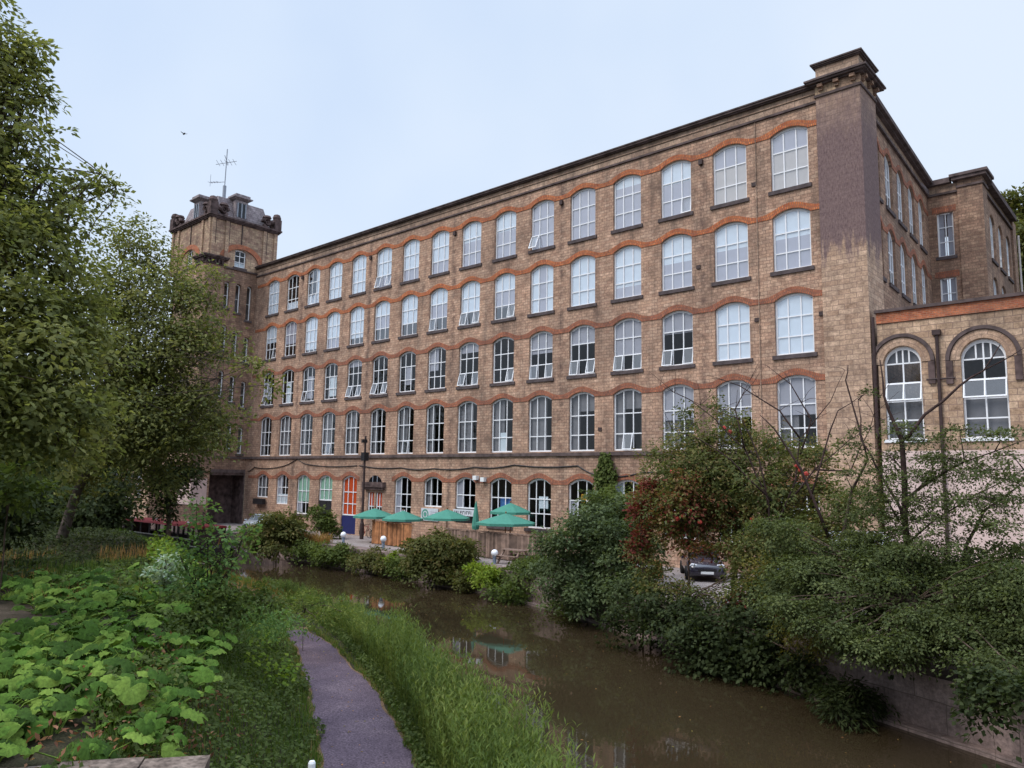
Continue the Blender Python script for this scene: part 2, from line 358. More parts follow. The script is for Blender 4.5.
MT['leaf_yew'] = leafmat('layered_leaf', [(.028, .040, .016), (.042, .060, .024), (.062, .086, .034), (.095, .122, .048)])
MT['leaf_fresh'] = leafmat('fresh_leaf', [(.045, .10, .03), (.07, .14, .045), (.10, .18, .06), (.13, .20, .06)])
MT['leaf_turn'] = leafmat('turning_leaf', [(.040, .058, .022), (.055, .076, .028), (.070, .092, .033), (.090, .108, .038), (.12, .12, .045), (.15, .105, .055)], gain=1.45)
MT['leaf_gold'] = leafmat('golden_leaf', [(.07, .075, .015), (.11, .11, .022), (.15, .14, .03), (.09, .10, .022)])
MT['leaf_pale'] = leafmat('pale_leaf', [(.20, .32, .24), (.32, .45, .36), (.14, .24, .15), (.42, .52, .45)])
MT['leaf_butter'] = leafmat('butterbur_leaf', [(.024, .054, .010), (.038, .086, .014), (.056, .118, .019), (.095, .16, .030)], trans=.22, rough=.8, mottle=True)
MT['grass'] = leafmat('grass_blade', [(.035, .07, .014), (.055, .105, .02), (.08, .14, .03), (.13, .15, .045), (.20, .15, .07)])
MT['grass_dry'] = leafmat('dry_grass_blade', [(.12, .09, .035), (.22, .13, .06), (.30, .17, .09), (.16, .15, .05)])
MT['reed'] = leafmat('willowherb_leaf', [(.040, .070, .018), (.064, .104, .026), (.095, .14, .036), (.15, .185, .055)])
MT['deadleaf'] = leafmat('dead_leaf', [(.09, .045, .03), (.16, .08, .05), (.24, .14, .09)])

# ------------------------------------------------------------------ world and sun
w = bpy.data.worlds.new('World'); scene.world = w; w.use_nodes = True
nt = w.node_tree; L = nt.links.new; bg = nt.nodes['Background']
SUN_EL, SUN_AZ = math.radians(48), math.radians(205)     # azimuth clockwise from +Y
sky = nt.nodes.new('ShaderNodeTexSky'); sky.sky_type = 'NISHITA'; sky.sun_disc = False
sky.sun_elevation = SUN_EL; sky.sun_rotation = SUN_AZ; sky.dust_density = 2.0; sky.air_density = 1.0
tc = nt.nodes.new('ShaderNodeTexCoord')
no = N(nt, 'ShaderNodeTexNoise', Scale=1.6, Detail=4.0, Roughness=.5); L(tc.outputs['Generated'], no.inputs['Vector'])
cl = ramp(nt, no.outputs[0], [(.36, (4.8, 5.8, 7.4)), (.5, (5.35, 6.25, 7.55)), (.62, (5.9, 6.65, 7.7))])
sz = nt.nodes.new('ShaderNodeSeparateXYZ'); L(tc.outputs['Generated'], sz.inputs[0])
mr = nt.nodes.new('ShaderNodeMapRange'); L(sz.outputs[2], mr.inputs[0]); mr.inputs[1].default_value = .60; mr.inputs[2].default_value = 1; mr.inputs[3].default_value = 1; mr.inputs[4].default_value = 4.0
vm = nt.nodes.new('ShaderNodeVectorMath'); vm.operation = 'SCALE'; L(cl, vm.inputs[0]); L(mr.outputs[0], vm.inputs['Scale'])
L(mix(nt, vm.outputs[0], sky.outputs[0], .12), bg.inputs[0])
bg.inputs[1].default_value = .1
sl = bpy.data.lights.new('sun', 'SUN'); sl.energy = 1.5; sl.angle = math.radians(25); sl.color = (1, .95, .88)
so = bpy.data.objects.new('sun', sl); COL.objects.link(so)
sd = Vector((math.sin(SUN_AZ)*math.cos(SUN_EL), math.cos(SUN_AZ)*math.cos(SUN_EL), math.sin(SUN_EL)))
so.rotation_euler = sd.to_track_quat('Z', 'Y').to_euler(); so.location = sd*200
vs = scene.view_settings; vs.view_transform = 'Standard'; vs.look = 'None'; vs.gamma = 1; vs.exposure = 0.5; vs.use_curve_mapping = False
scene.render.engine = 'CYCLES'; scene.cycles.max_bounces = 6; scene.cycles.transparent_max_bounces = 8; scene.cycles.use_denoising = True

# ------------------------------------------------------------------ ground, water, paths
def axis(lo, hi, step, ext):
    a = list(np.arange(lo, hi+1e-6, step)); s = step
    while a[-1] < ext: s *= 1.5; a.append(a[-1]+s)
    s = step
    while a[0] > -ext: s *= 1.5; a.insert(0, a[0]-s)
    return np.array(a)
gx = axis(-72, 30, .4, 2500); gy = axis(-52, 8, .3, 2500)
X, Y = np.meshgrid(gx, gy); Z = H(X, Y)
nx, ny = len(gx), len(gy)
me = bpy.data.meshes.new('ground')
idx = np.arange(nx*ny).reshape(ny, nx)
F = np.stack([idx[:-1, :-1], idx[:-1, 1:], idx[1:, 1:], idx[1:, :-1]], -1).reshape(-1, 4)
me.from_pydata(np.stack([X, Y, Z], -1).reshape(-1, 3).tolist(), [], F.tolist())
me.materials.append(MT['soil']); me.polygons.foreach_set('use_smooth', [True]*len(me.polygons))
tag(inst('ground', me), kind='structure')
mb = MB()
xs = np.concatenate([np.linspace(-400, -72, 8), np.arange(-70, 60, 2.0), [100, 400]])
for a, c in zip(xs[:-1], xs[1:]):
    mb.face([(a, near_y(a)-1.2, WATER), (c, near_y(c)-1.2, WATER), (c, far_y(c)+.25, WATER), (a, far_y(a)+.25, WATER)])
tag(mb.build('water', MT['water']), kind='structure')
mb = MB()
xs = np.arange(-68, 24, 1.0)
for a, c in zip(xs[:-1], xs[1:]):
    mb.face([(a, far_y(a)+.45, YARD+.006), (c, far_y(c)+.45, YARD+.006), (c, -.02, YARD+.006), (a, -.02, YARD+.006)])
tag(mb.build('yard', MT['tarmac']), kind='structure')
def ribbon(xs, yf, hw0, z, jit=0.0):
    mb = MB(); L_, R_ = [], []
    for x in xs:
        hw = hw0*np.interp(x, [-20, -9.5, -8, -6, -3.5, 0, 4], [.35, .38, .5, .62, .78, .95, 1.0])
        d = np.array([1.0, (yf(x+.5)-yf(x-.5))]); d /= np.linalg.norm(d); n = np.array([-d[1], d[0]])
        c = np.array([x, yf(x)])
        j = jit*wnoise(x*1.7, 3.0) if jit else 0; k = jit*wnoise(x*1.9, 11.0) if jit else 0
        L_.append((*(c+n*(hw+j)), z)); R_.append((*(c-n*(hw+k)), z))
    for i in range(len(xs)-1): mb.face([R_[i], R_[i+1], L_[i+1], L_[i]])
    return mb
tag(ribbon(np.arange(-9, 12.1, .2), lambda x: path_y(x), .92, TOW+.012, .16).build('path_verge', MT['edge']), kind='structure')
tag(ribbon(np.arange(-8.6, 12.1, .2), lambda x: path_y(x), .82, TOW+.018, .12).build('towpath', MT['towpath']), kind='structure')
# bare track across the bank at the left
mb = MB(); pts = []
for i, x in enumerate(np.linspace(-16, 1.5, 26)):
    y = -31.0+.12*(x+2.5)*.9-.02*(x+6)**2*.2
    pts.append((x, y))
for (x0, y0), (x1, y1) in zip(pts[:-1], pts[1:]):
    for k in range(4):
        a, c = -1.0+k*.5, -1.0+(k+1)*.5
        q = [(x0, y0+a), (x1, y1+a), (x1, y1+c), (x0, y0+c)]
        mb.face([(px, py, float(H(px, py))+.03) for px, py in q])
MT['track'] = groundmat('trodden_earth', [(.3, (.045, .036, .022)), (.7, (.085, .062, .045))], 2.0)
tag(mb.build('track', MT['track']), kind='structure')

# ------------------------------------------------------------------ canal retaining wall
cw = empty('canal_wall', (0, float(far_y(0)), WATER))
tag(cw, 'stained stone retaining wall along the far edge of the canal', 'wall')
def wallrun(xs, z0, z1, t0, t1, mat, name, jit=0):
    mb = MB(); P = []
    for x in xs: P.append((x, float(far_y(x))))
    acc = 0
    for (xa, ya), (xb, yb) in zip(P[:-1], P[1:]):
        l = math.hypot(xb-xa, yb-ya)
        dx, dy = (xb-xa)/l, (yb-ya)/l; nx_, ny_ = -dy, dx
        fa = [(xa-nx_*t0, ya-ny_*t0), (xb-nx_*t0, yb-ny_*t0)]; fb = [(xa+nx_*t1, ya+ny_*t1), (xb+nx_*t1, yb+ny_*t1)]
        mb.face([(*fa[0], z0), (*fa[1], z0), (*fa[1], z1), (*fa[0], z1)], 0, [(acc, z0), (acc+l, z0), (acc+l, z1), (acc, z1)])
        mb.face([(*fa[0], z1), (*fa[1], z1), (*fb[1], z1), (*fb[0], z1)], 0, [(acc, 0), (acc+l, 0), (acc+l, .4), (acc, .4)])
        mb.face([(*fb[1], z0), (*fb[0], z0), (*fb[0], z1), (*fb[1], z1)])
        acc += l
    o = mb.build(name, mat, cw); o.matrix_parent_inverse = Matrix.Translation((-cw.location))
    return o
xs = sorted(set(list(np.arange(-68, 46, 3.0))+[q for q in FX if -68 < q < 46]))
wallrun(xs, -7.2, YARD+.02, 0.05, .95, MT['concrete'], 'wall')
wallrun(xs, -7.2, WATER+.12, 0.32, -.06, MT['concrete'], 'footing')

# ------------------------------------------------------------------ openings, windows
def arc(w, rise, n=12):
    """points of the arch head from right spring to left spring, centred, relative to spring level"""
    if rise < .01: return [(w, 0), (-w, 0)]
    R = (w*w+rise*rise)/(2*rise); a = math.asin(min(1, w/R))
    if rise >= w: a = math.pi/2; R = w
    return [(R*math.sin(a-2*a*i/n), R*math.cos(a-2*a*i/n)-(R-rise)) for i in range(n+1)]
def outline(w, z0, zs, rise, n=12):
    return [(-w, z0), (w, z0)]+[(x, zs+z) for x, z in arc(w, rise, n)]
class Wall:
    """a wall sheet in its own frame: u along, z up, pierced by arched openings with reveals"""
    def __init__(s, O, U, Nn): s.O, s.U, s.N = map(lambda q: np.array(q, float), (O, U, Nn)); s.mb = MB()
    def p(s, u, z, d=0): return s.O+s.U*u+np.array([0, 0, z])-s.N*d
    def quad(s, u0, u1, z0, z1, m=0):
        if u1-u0 > 1e-4 and z1-z0 > 1e-4:
            s.mb.face([s.p(u0, z0), s.p(u1, z0), s.p(u1, z1), s.p(u0, z1)], m, [(u0, z0), (u1, z0), (u1, z1), (u0, z1)])
    def cell(s, u0, u1, z0, z1, c, w, zb, zs, rise, m=0, depth=.3, n=12):
        s.quad(u0, c-w, z0, z1, m); s.quad(c+w, u1, z0, z1, m); s.quad(c-w, c+w, z0, zb, m)
        A = [(c+x, zs+z) for x, z in arc(w, rise, n)]
        for (xa, za), (xb, zb_) in zip(A[:-1], A[1:]):
            s.mb.face([s.p(xb, zb_), s.p(xa, za), s.p(xa, z1), s.p(xb, z1)], m, [(xb, zb_), (xa, za), (xa, z1), (xb, z1)])
        o = [(c+x, z) for x, z in outline(w, zb, zs, rise, n)]
        for i in range(len(o)):
            (xa, za), (xb, zb2) = o[i], o[(i+1) % len(o)]
            uvq = [(xa+za, 0), (xb+zb2, 0), (xb+zb2, depth), (xa+za, depth)]
            s.mb.face([s.p(xa, za), s.p(xb, zb2), s.p(xb, zb2, depth), s.p(xa, za, depth)][::-1], m, uvq[::-1])
_cache = {}
def frame_mesh(w, h, rise, cols, rows, bar=.058, rim=.09, n=12):
    """white window frame: arched rim, upright bars and cross bars; front face at y=0, sill line z=0, spring line z=h"""
    key = ('f', round(w, 3), round(h, 3), rise, cols, tuple(rows), bar, rim)
    if key in _cache: return _cache[key]
    mb = MB(); o = outline(w, 0, h, rise, n)
    k = (w-rim)/w
    inn = [(x*k, rim if z < .001 else (z if z <= h and abs(abs(x)-w) < 1e-6 and z < h else h+(z-h)*k-(0 if z > h+.01 else 0)-(rim if rise > .01 and z > h+.01 else 0)*.9)) for x, z in o]
    for i in range(len(o)):
        a, b_ = o[i], o[(i+1) % len(o)]; c, d = inn[i], inn[(i+1) % len(o)]
        mb.face([(a[0], 0, a[1]), (b_[0], 0, b_[1]), (d[0], 0, d[1]), (c[0], 0, c[1])])
        mb.face([(c[0], 0, c[1]), (d[0], 0, d[1]), (d[0], .06, d[1]), (c[0], .06, c[1])])
    def head(x):
        if rise < .01: return h
        R = (w*w+rise*rise)/(2*rise) if rise < w else w
        return h+math.sqrt(max(0, R*R-x*x))-(R-rise)
    for i in range(1, cols):
        x = -w+2*w*i/cols
        mb.box((x-bar/2, .004, rim*.5), (x+bar/2, .055, head(x)-rim*.5))
    for z in rows: mb.box((-w+rim*.6, .008, z-bar/2), (w-rim*.6, .052, z+bar/2))
    me = mb.mesh('window_frame', MT['upvc']); _cache[key] = me; return me
def pane_mesh(w, h, rise, mat, n=12):
    key = ('p', round(w, 3), round(h, 3), rise, mat)
    if key in _cache: return _cache[key]
    mb = MB(); mb.face([(x, 0, z) for x, z in outline(w-.02, .02, h, max(0, rise-.02), n)])
    me = mb.mesh('window_pane', MT[mat]); _cache[key] = me; return me
def sheet_mesh(x0, x1, z0, z1, mat):
    key = ('s', round(x0, 3), round(x1, 3), round(z0, 3), round(z1, 3), mat)
    if key in _cache: return _cache[key]
    mb = MB()
    mb.box((x0, 0, z0), (x1, .012, z1))
    me = mb.mesh('window_blind', MT[mat]); _cache[key] = me; return me
def opener_mesh(pw, ph):
    key = ('o', round(pw, 3), round(ph, 3))
    if key in _cache: return _cache[key]
    mb = MB(); t = .05
    for a, c in (((-pw/2, -.03, -ph), (-pw/2+t, .02, 0)), ((pw/2-t, -.03, -ph), (pw/2, .02, 0)), ((-pw/2+t, -.03, -t), (pw/2-t, .02, 0)), ((-pw/2+t, -.03, -ph), (pw/2-t, .02, -ph+t))): mb.box(a, c)
    mb.face([(-pw/2+t, 0, -ph+t), (pw/2-t, 0, -ph+t), (pw/2-t, 0, -t), (-pw/2+t, 0, -t)], 1)
    me = mb.mesh('casement', [MT['upvc'], MT['film']]); _cache[key] = me; return me
def sill_mesh(w, hgt, proj):
    key = ('sill', round(w, 3), hgt, proj)
    if key in _cache: return _cache[key]
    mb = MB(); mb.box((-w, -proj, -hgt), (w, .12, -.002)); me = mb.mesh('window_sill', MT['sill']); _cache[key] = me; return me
def window(parent, pos, rz, w, h, rise, cols=3, rows=None, pane='glass', blinds=(), openers=(), sill=True, set_back=.14, bar=.058, label=None):
    """pos: middle of the sill line on the outer wall face; the window looks along local -Y"""
    rows = rows if rows is not None else [h*.335, h*.70]
    T = Matrix.Translation(pos) @ Matrix.Rotation(rz, 4, 'Z')
    f = inst('window', frame_mesh(w, h, rise, cols, rows, bar), parent)
    f.matrix_local = parent_inv(parent) @ T @ Matrix.Translation((0, set_back, 0))
    inst('pane', pane_mesh(w, h, rise, pane), f, (0, .03, 0))
    if sill: inst('sill', sill_mesh(w+.13, .2, .09), f, (0, -set_back, 0))
    for (x0, x1, z0, z1, mt) in blinds:
        inst('blind', sheet_mesh(-w+2*w*x0, -w+2*w*x1, h*z0+(.03 if z0 == 0 else 0), h*z1+(rise+.1 if z1 >= 1 else 0), mt), f, (0, .15 if mt in ('curtain', 'poster_blue', 'poster_yellow') else .065, 0))
    pw = 2*w/cols
    for c, ang in openers:
        zz = rows[0]
        inst('casement', opener_mesh(pw*.96, zz-.03), f, (-w+pw*(c+.5), -.02, zz), (-math.radians(ang), 0, 0))
    if label: f['label'] = label
    return f
def parent_inv(p): return p.matrix_world_cache if hasattr(p, 'matrix_world_cache') else Matrix.Translation(-Vector(p.location))

# ------------------------------------------------------------------ MILL
S = 3.2; HW = .954
cx = lambda c: (c-16)*S
mill = empty('mill_building', (-24, 0, YARD))
tag(mill, 'five storey buff stone mill with long rows of arched white windows', 'mill')
def mb_part(mb, name, mats, parent, smooth=False):
    o = mb.build(name, mats, parent, smooth); o.matrix_parent_inverse = Matrix.Translation(-Vector(parent.location)); return o
ROWS = {5: (14.668, 17.537, .30), 4: (10.498, 13.271, .32), 3: (6.278, 8.99, .32), 2: (1.749, 4.944, .32), 1: (-2.9, -.22, .36)}
ZB = {5: (14.3, 18.60), 4: (10.1, 14.3), 3: (5.9, 10.1), 2: (1.45, 5.9), 1: (-4.7, 1.45)}
GS = {1: -1.9, 2: -2.4, 3: -3.1, 4: -4.35, 5: -4.35, 6: None, 7: -2.95, 8: -1.95, 9: -2.9}
XL, XR = -51.1, 1.45
W = Wall((0, 0, 0), (1, 0, 0), (0, -1, 0))
for r in (5, 4, 3, 2, 1):
    zb, zs, rise = ROWS[r]; z0, z1 = ZB[r]
    W.quad(XL, cx(1)-S/2, z0, z1)
    for c in range(1, 17):
        u0, u1 = cx(c)-S/2, min(cx(c)+S/2, XR)
        if r == 1:
            if c == 6: W.cell(u0, u1, z0, z1, cx(c), .98, -4.38, -.72, 0.0); continue
            W.cell(u0, u1, z0, z1, cx(c), HW, GS.get(c, -2.9), zs, rise)
        else: W.cell(u0, u1, z0, z1, cx(c), HW, zb, zs, rise)
mb_part(W.mb, 'wall', MT['stone'], mill)
# wavy brick bands over the windows
def wave_band(uf, centers, w, zs, rise, u_lo, u_hi, th, mat, name, parent, proud=.03):
    mb = MB(); R = (w*w+rise*rise)/(2*rise)
    us = list(np.arange(u_lo, u_hi, .1))+[u_hi]
    for c in centers: us += [c-w, c+w, c]
    us = sorted(u for u in set(us) if u_lo <= u <= u_hi)
    def low(u):
        b_ = zs-.02
        for c in centers:
            d = abs(u-c)
            if d <= w: return zs+math.sqrt(max(0, R*R-(u-c)**2))-(R-rise)+.004
        return b_
    def upp(u):
        # smooth wave
        best = 0
        for c in centers:
            d = abs(u-c)
            best = max(best, .5*(1+math.cos(math.pi*min(1, d/(w*1.62)))))
        return zs+.23+(rise+.08)*best
    for a, c in zip(us[:-1], us[1:]):
        m_ = (a+c)/2
        la, lc = low(a+1e-5 if any(abs(a-(q-w)) < 1e-6 for q in centers) else a+1e-6), low(c-1e-6)
        ua, uc = upp(a), upp(c)
        mb.face([uf(a, la, -proud), uf(c, lc, -proud), uf(c, uc, -proud), uf(a, ua, -proud)], 0, [(a, 0.02), (c, 0.02), (c, .46), (a, .46)])
        mb.face([uf(a, ua, -proud), uf(c, uc, -proud), uf(c, uc, .01), uf(a, ua, .01)], 0, [(a, 0), (c, 0), (c, .05), (a, .05)])
        mb.face([uf(a, la, .01), uf(c, lc, .01), uf(c, lc, -proud), uf(a, la, -proud)], 0, [(a, 0), (c, 0), (c, .05), (a, .05)])
    return mb_part(mb, name, mat, parent)
front = lambda u, z, d: (u, d, z)
for r in (5, 4, 3, 2):
    zb, zs, rise = ROWS[r]
    wave_band(front, [cx(c) for c in range(1, 17)], HW, zs, rise, XL+.3, XR-.03, .45, MT['brick' if r > 3 else 'brick_old'] if r != 4 else MT['brick'], 'brick_arch_band', mill)
zb, zs, rise = ROWS[1]
wave_band(front, [cx(c) for c in range(1, 6)], HW, zs, rise, XL+.6, cx(5)+1.25, .45, MT['brick_old'], 'brick_arch_band', mill)
wave_band(front, [cx(c) for c in range(7, 17)], HW, zs, rise, cx(7)-1.25, XR-.03, .45, MT['brick_old'], 'brick_arch_band', mill)
# string course, lower moulding, parapet, cornice along front
def strip(mb, x0, x1, y0, z0, z1, back=.05): mb.box((x0, y0, z0), (x1, back, z1))
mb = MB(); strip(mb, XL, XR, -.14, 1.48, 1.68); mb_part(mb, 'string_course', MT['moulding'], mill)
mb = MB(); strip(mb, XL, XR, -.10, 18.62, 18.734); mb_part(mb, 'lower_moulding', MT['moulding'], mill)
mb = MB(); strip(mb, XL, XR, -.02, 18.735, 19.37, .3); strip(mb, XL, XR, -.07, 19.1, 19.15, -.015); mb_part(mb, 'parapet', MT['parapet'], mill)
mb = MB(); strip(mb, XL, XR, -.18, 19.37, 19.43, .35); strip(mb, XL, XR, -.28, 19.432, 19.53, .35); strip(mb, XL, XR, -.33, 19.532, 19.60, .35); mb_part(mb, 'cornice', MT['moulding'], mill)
# corner pier with bracketed cap
PX0, PX1, PY0, PY1 = 1.45, 3.52, -.12, 2.2
mb = MB(); mb.box((PX0, PY0, -4.7), (PX1, PY1, 18.82)); mb_part(mb, 'corner_pier', MT['pierstone'], mill)
cap = MB(); cap.box((PX0-.06, PY0-.07, 18.822), (PX1+.07, PY1+.07, 18.95))
pc_ = mb_part(cap, 'pier_cap', MT['moulding'], mill)
mb = MB(); mb.box((PX0-.02, PY0-.02, 18.952), (PX1+.02, PY1+.02, 19.40)); o = mb.build('frieze', MT['stone_tower'], pc_)
mb = MB()
for d, z0, z1 in ((.18, 19.402, 19.48), (.34, 19.482, 19.57), (.42, 19.572, 19.66)): mb.box((PX0-d, PY0-d, z0), (PX1+d, PY1+d, z1))
mb.hexa([(PX0-.4, PY0-.4, 19.662), (PX1+.4, PY0-.4, 19.662), (PX1+.4, PY1+.4, 19.662), (PX0-.4, PY1+.4, 19.662)], [(PX0-.05, PY0-.05, 19.88), (PX1+.05, PY0-.05, 19.88), (PX1+.05, PY1+.05, 19.88), (PX0-.05, PY1+.05, 19.88)])
mb.build('cornice', MT['moulding'], pc_)
mb = MB(); mb.box((PX0+.02, PY0+.02, 19.85), (PX1-.02, PY1-.02, 20.36)); mb.build('attic_block', MT['parapet'], pc_)
mb = MB()
for d, z0, z1 in ((.06, 20.362, 20.42), (.13, 20.422, 20.49), (.18, 20.492, 20.56)): mb.box((PX0-d, PY0-d, z0), (PX1+d, PY1+d, z1))
mb.build('top_moulding', MT['moulding'], pc_)
for i in range(3):
    x = PX0+.28+i*(PX1-PX0-.56)/2
    mb = MB(); mb.box((x-.12, PY0-.26, 19.25), (x+.12, PY0-.022, 19.398)); mb.box((x-.10, PY0-.14, 19.1), (x+.10, PY0-.022, 19.248)); mb.build('bracket', MT['stone_side'], pc_)
for i in range(3):
    y = PY0+.28+i*(PY1-PY0-.56)/2
    mb = MB(); mb.box((PX1+.022, y-.12, 19.25), (PX1+.26, y+.12, 19.398)); mb.box((PX1+.022, y-.10, 19.1), (PX1+.14, y+.10, 19.248)); mb.build('bracket', MT['stone_side'], pc_)

# blinds: what hangs behind each window (column left to right)
B, Lv, D_, Be = 'blind', 'lav', None, 'beige'
def bl(*segs): return [(0, 1, a, b_, m_) for a, b_, m_ in segs if m_]
R5 = {1: bl((.0, 1, B)), 2: bl((.0, .25, B)), 3: [(0.0, 1, 0, .3, B), (.6, 1, .3, 1, B)], 4: bl((0, 1, B)), 5: bl((0, 1, B)), 6: bl((.3, 1, B), (0, .3, Lv)), 7: bl((.33, 1, B), (0, .33, Lv)),
      8: bl((.35, 1, B), (0, .35, Lv)), 9: bl((.62, 1, B), (0, .62, Lv)), 10: bl((.65, 1, B), (0, .65, Lv)), 11: bl((0, 1, Lv)), 12: bl((0, 1, Lv)), 13: bl((.88, 1, B), (0, .88, Lv)),
      14: bl((.66, 1, B), (0, .66, Lv)), 15: bl((.72, 1, Lv), (0, .72, Be)), 16: bl((.72, 1, Lv), (0, .72, Be))}
R4 = {1: bl((.55, 1, B)), 2: bl((.4, 1, Lv)), 3: bl((.1, 1, B)), 4: bl((.3, 1, B), (0, .3, Lv)), 5: bl((.2, 1, B)), 6: bl((.7, 1, B), (.35, .7, Lv)), 7: bl((.35, 1, B)), 8: bl((.68, 1, B), (.33, .68, Lv)),
      9: bl((.33, 1, B)), 10: bl((.7, 1, B), (.3, .7, Lv)), 11: [(0, .34, 0, 1, B), (.34, .66, 0, 1, Lv), (.66, 1, 0, 1, B)], 12: bl((0, 1, B)), 13: bl((.25, 1, B), (0, .25, Lv)),
      14: bl((.55, 1, B), (0, .55, Lv)), 15: bl((.6, 1, B), (0, .6, Lv)), 16: bl((.6, 1, B), (0, .6, Lv))}
R3 = {1: [(0, .6, .2, .8, Lv)], 2: [(.3, .7, 0, .7, B)], 3: [(.3, .75, .1, .8, Lv)], 4: [(.33, .8, .1, .7, B)], 5: bl((.9, 1, Lv)), 6: [], 7: [(.3, .7, .2, .7, Lv)], 8: [(0, .5, .5, 1, Lv)], 9: bl((.85, 1, Lv)), 10: [],
      11: bl((.6, 1, Lv)), 12: bl((.68, 1, Lv)), 13: bl((.35, 1, Lv)), 14: bl((.66, 1, Lv)), 15: bl((0, 1, B)), 16: bl((0, 1, B))}
OP = {(5, 6): [(0, 14), (2, 14)], (5, 11): [(0, 22)], (5, 14): [(2, 8)], (5, 3): [(1, 6)], (4, 1): [(2, 8)], (4, 9): [(0, 12), (2, 12)], (4, 10): [(2, 12)], (3, 1): [(0, 12)], (3, 5): [(0, 14), (2, 14)], (3, 6): [(0, 16), (2, 16)],
      (3, 9): [(0, 14), (2, 8)], (3, 10): [(2, 14)], (3, 11): [(0, 5), (2, 8)], (3, 12): [(0, 8), (2, 14)], (3, 13): [(0, 9), (2, 6)], (3, 14): [(0, 10), (2, 9)], (3, 3): [(0, 10)], (4, 8): [(0, 6)],
      (2, 13): [(1, 12)], (2, 4): [(1, 6)], (2, 7): [(1, 5)]}
for r in (5, 4, 3, 2):
    zb, zs, rise = ROWS[r]; h = zs-zb
    for c in range(1, 17):
        if r == 5: b_ = R5[c]
        elif r == 4: b_ = R4[c]
        elif r == 3: b_ = R3[c]
        else:
            b_ = [(0, random.choice((.36, .34, .5)), 0, 1, 'curtain')]
            if c in (2, 5, 9, 11): b_ = [(0, .68, 0, 1, 'curtain')]
            if c == 10: b_ = b_+[(.36, .66, .02, .4, 'blind')]
            if c >= 14: b_ = [(0, 1, .5, 1, 'lav'), (0, .5, 0, .5, 'curtain')]
            if c in (12, 13): b_ = [(0, .34, 0, 1, 'curtain'), (.34, 1, .74, 1, 'curtain')]
        window(mill, (cx(c), 0, zb), 0, HW, h, rise, rows=[h*.335, h*.70] if r != 2 else [h*.30, h*.66], pane='film' if r >= 4 or (r == 3 and c > 14) else 'glass', blinds=b_, openers=OP.get((r, c), ()), sill=(r != 2))
gz, gs, gr = ROWS[1]
for c in range(1, 17):
    if c == 6: continue
    zb = {4: -1.9, 5: -2.95, 9: -1.95}.get(c, GS.get(c, -2.9)); h = gs-zb
    b_, pane_, lab = [], 'glass', None
    if c == 1: b_ = [(0, .66, 0, 1, 'curtain')]
    if c == 2: b_ = [(0, 1, 0, .4, 'blind'), (0, .4, .4, 1, 'lav')]
    if c == 3: b_ = [(0, 1, .36, 1, 'green'), (0, .4, 0, .36, 'lav')]; lab = 'window with mint green blind over its upper part'
    if c == 4: b_ = [(0, 1, 0, 1, 'green')]; lab = 'window with full mint green blind'
    if c == 5: b_ = [(0, 1, .03, 1, 'orange')]; lab = 'window with bright orange blind'
    if c == 7: b_ = [(0, .34, 0, 1, 'lav'), (.3, .55, 0, .25, 'blind')]
    if c == 8: b_ = [(0, .34, 0, 1, 'curtain')]
    if c == 9: b_ = [(0, .36, 0, 1, 'lav')]
    if c == 10: b_ = [(.36, 1, .34, .66, 'poster_blue')]; lab = 'window with blue posters behind the glass'
    if c == 11: b_ = [(.42, .8, .34, .72, 'blind'), (.45, .8, .34, .45, 'beige')]
    if c == 12: b_ = [(.4, .75, .62, .8, 'poster_yellow'), (0.05, .3, .3, .65, 'lav')]; lab = 'window with yellow poster behind the glass'
    if c == 13: b_ = [(0, .34, .5, 1, 'blind')]
    rows = [h*.52] if h < 1.9 else [h*.33, h*.66]
    window(mill, (cx(c), 0, zb), 0, HW, h, gr, rows=rows, blinds=b_, sill=c in (3, 10, 11, 12, 13, 7), label=lab, openers=())
mb = MB(); mb.box((cx(5)-HW+.01, .1, -4.36), (cx(5)+HW-.01, .2, -2.97)); mb_part(mb, 'panel', MT['navy'], mill)['label'] = 'navy blue panel under the orange window'
mb = MB(); mb.box((cx(4)-HW+.01, .12, -4.36), (cx(4)+HW-.01, .2, -1.92)); mb.box((cx(4)-.04, .09, -4.3), (cx(4)+.04, .118, -1.95)); mb_part(mb, 'door', MT['black'], mill)['label'] = 'dark double door under the mint green window'
mb = MB(); mb.box((cx(9)-HW+.01, .14, -2.88), (cx(9)+HW-.01, .2, -1.97)); mb_part(mb, 'panel', MT['black'], mill)
mb = MB(); mb.box((cx(1)-.8, -.4, -2.5), (cx(1)+.8, -.1, -2.02)); mb_part(mb, 'window_box', MT['black'], mill)
# doorway, column 6
dx = cx(6)
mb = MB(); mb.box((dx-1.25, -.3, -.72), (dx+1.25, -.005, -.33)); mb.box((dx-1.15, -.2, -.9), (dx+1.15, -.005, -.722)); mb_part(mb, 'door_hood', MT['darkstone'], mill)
mb = MB()
for a, c in ((-.98, -.85), (-.1, .1), (.85, .98)): mb.box((dx+a, .02, -4.38), (dx+c, .22, -.74))
mb.box((dx-.85, .021, -1.1), (dx-.1, .219, -.74)); mb.box((dx+.1, .021, -1.1), (dx+.85, .219, -.74)); mb.box((dx-.85, .04, -4.38), (dx-.1, .2, -3.0)); mb.box((dx+.1, .04, -4.38), (dx+.85, .2, -3.0))
mb_part(mb, 'door_surround', MT['parapet'], mill)
for s_ in (-1, 1):
    window(mill, (dx+s_*.475, 0, -2.99), 0, .36, 1.86, 0, cols=2, rows=[.85], blinds=[(0, 1, .48, 1, 'orange')], sill=False, set_back=.1, label='narrow window with orange blind beside the doorway')
A = MB(); pts = [(dx+x*1.0, -.325+z) for x, z in arc(.8, .5, 12)]
A.face([(x, -.02, z) for x, z in pts][::-1]); mb_part(A, 'fanlight', MT['carglass'], mill)
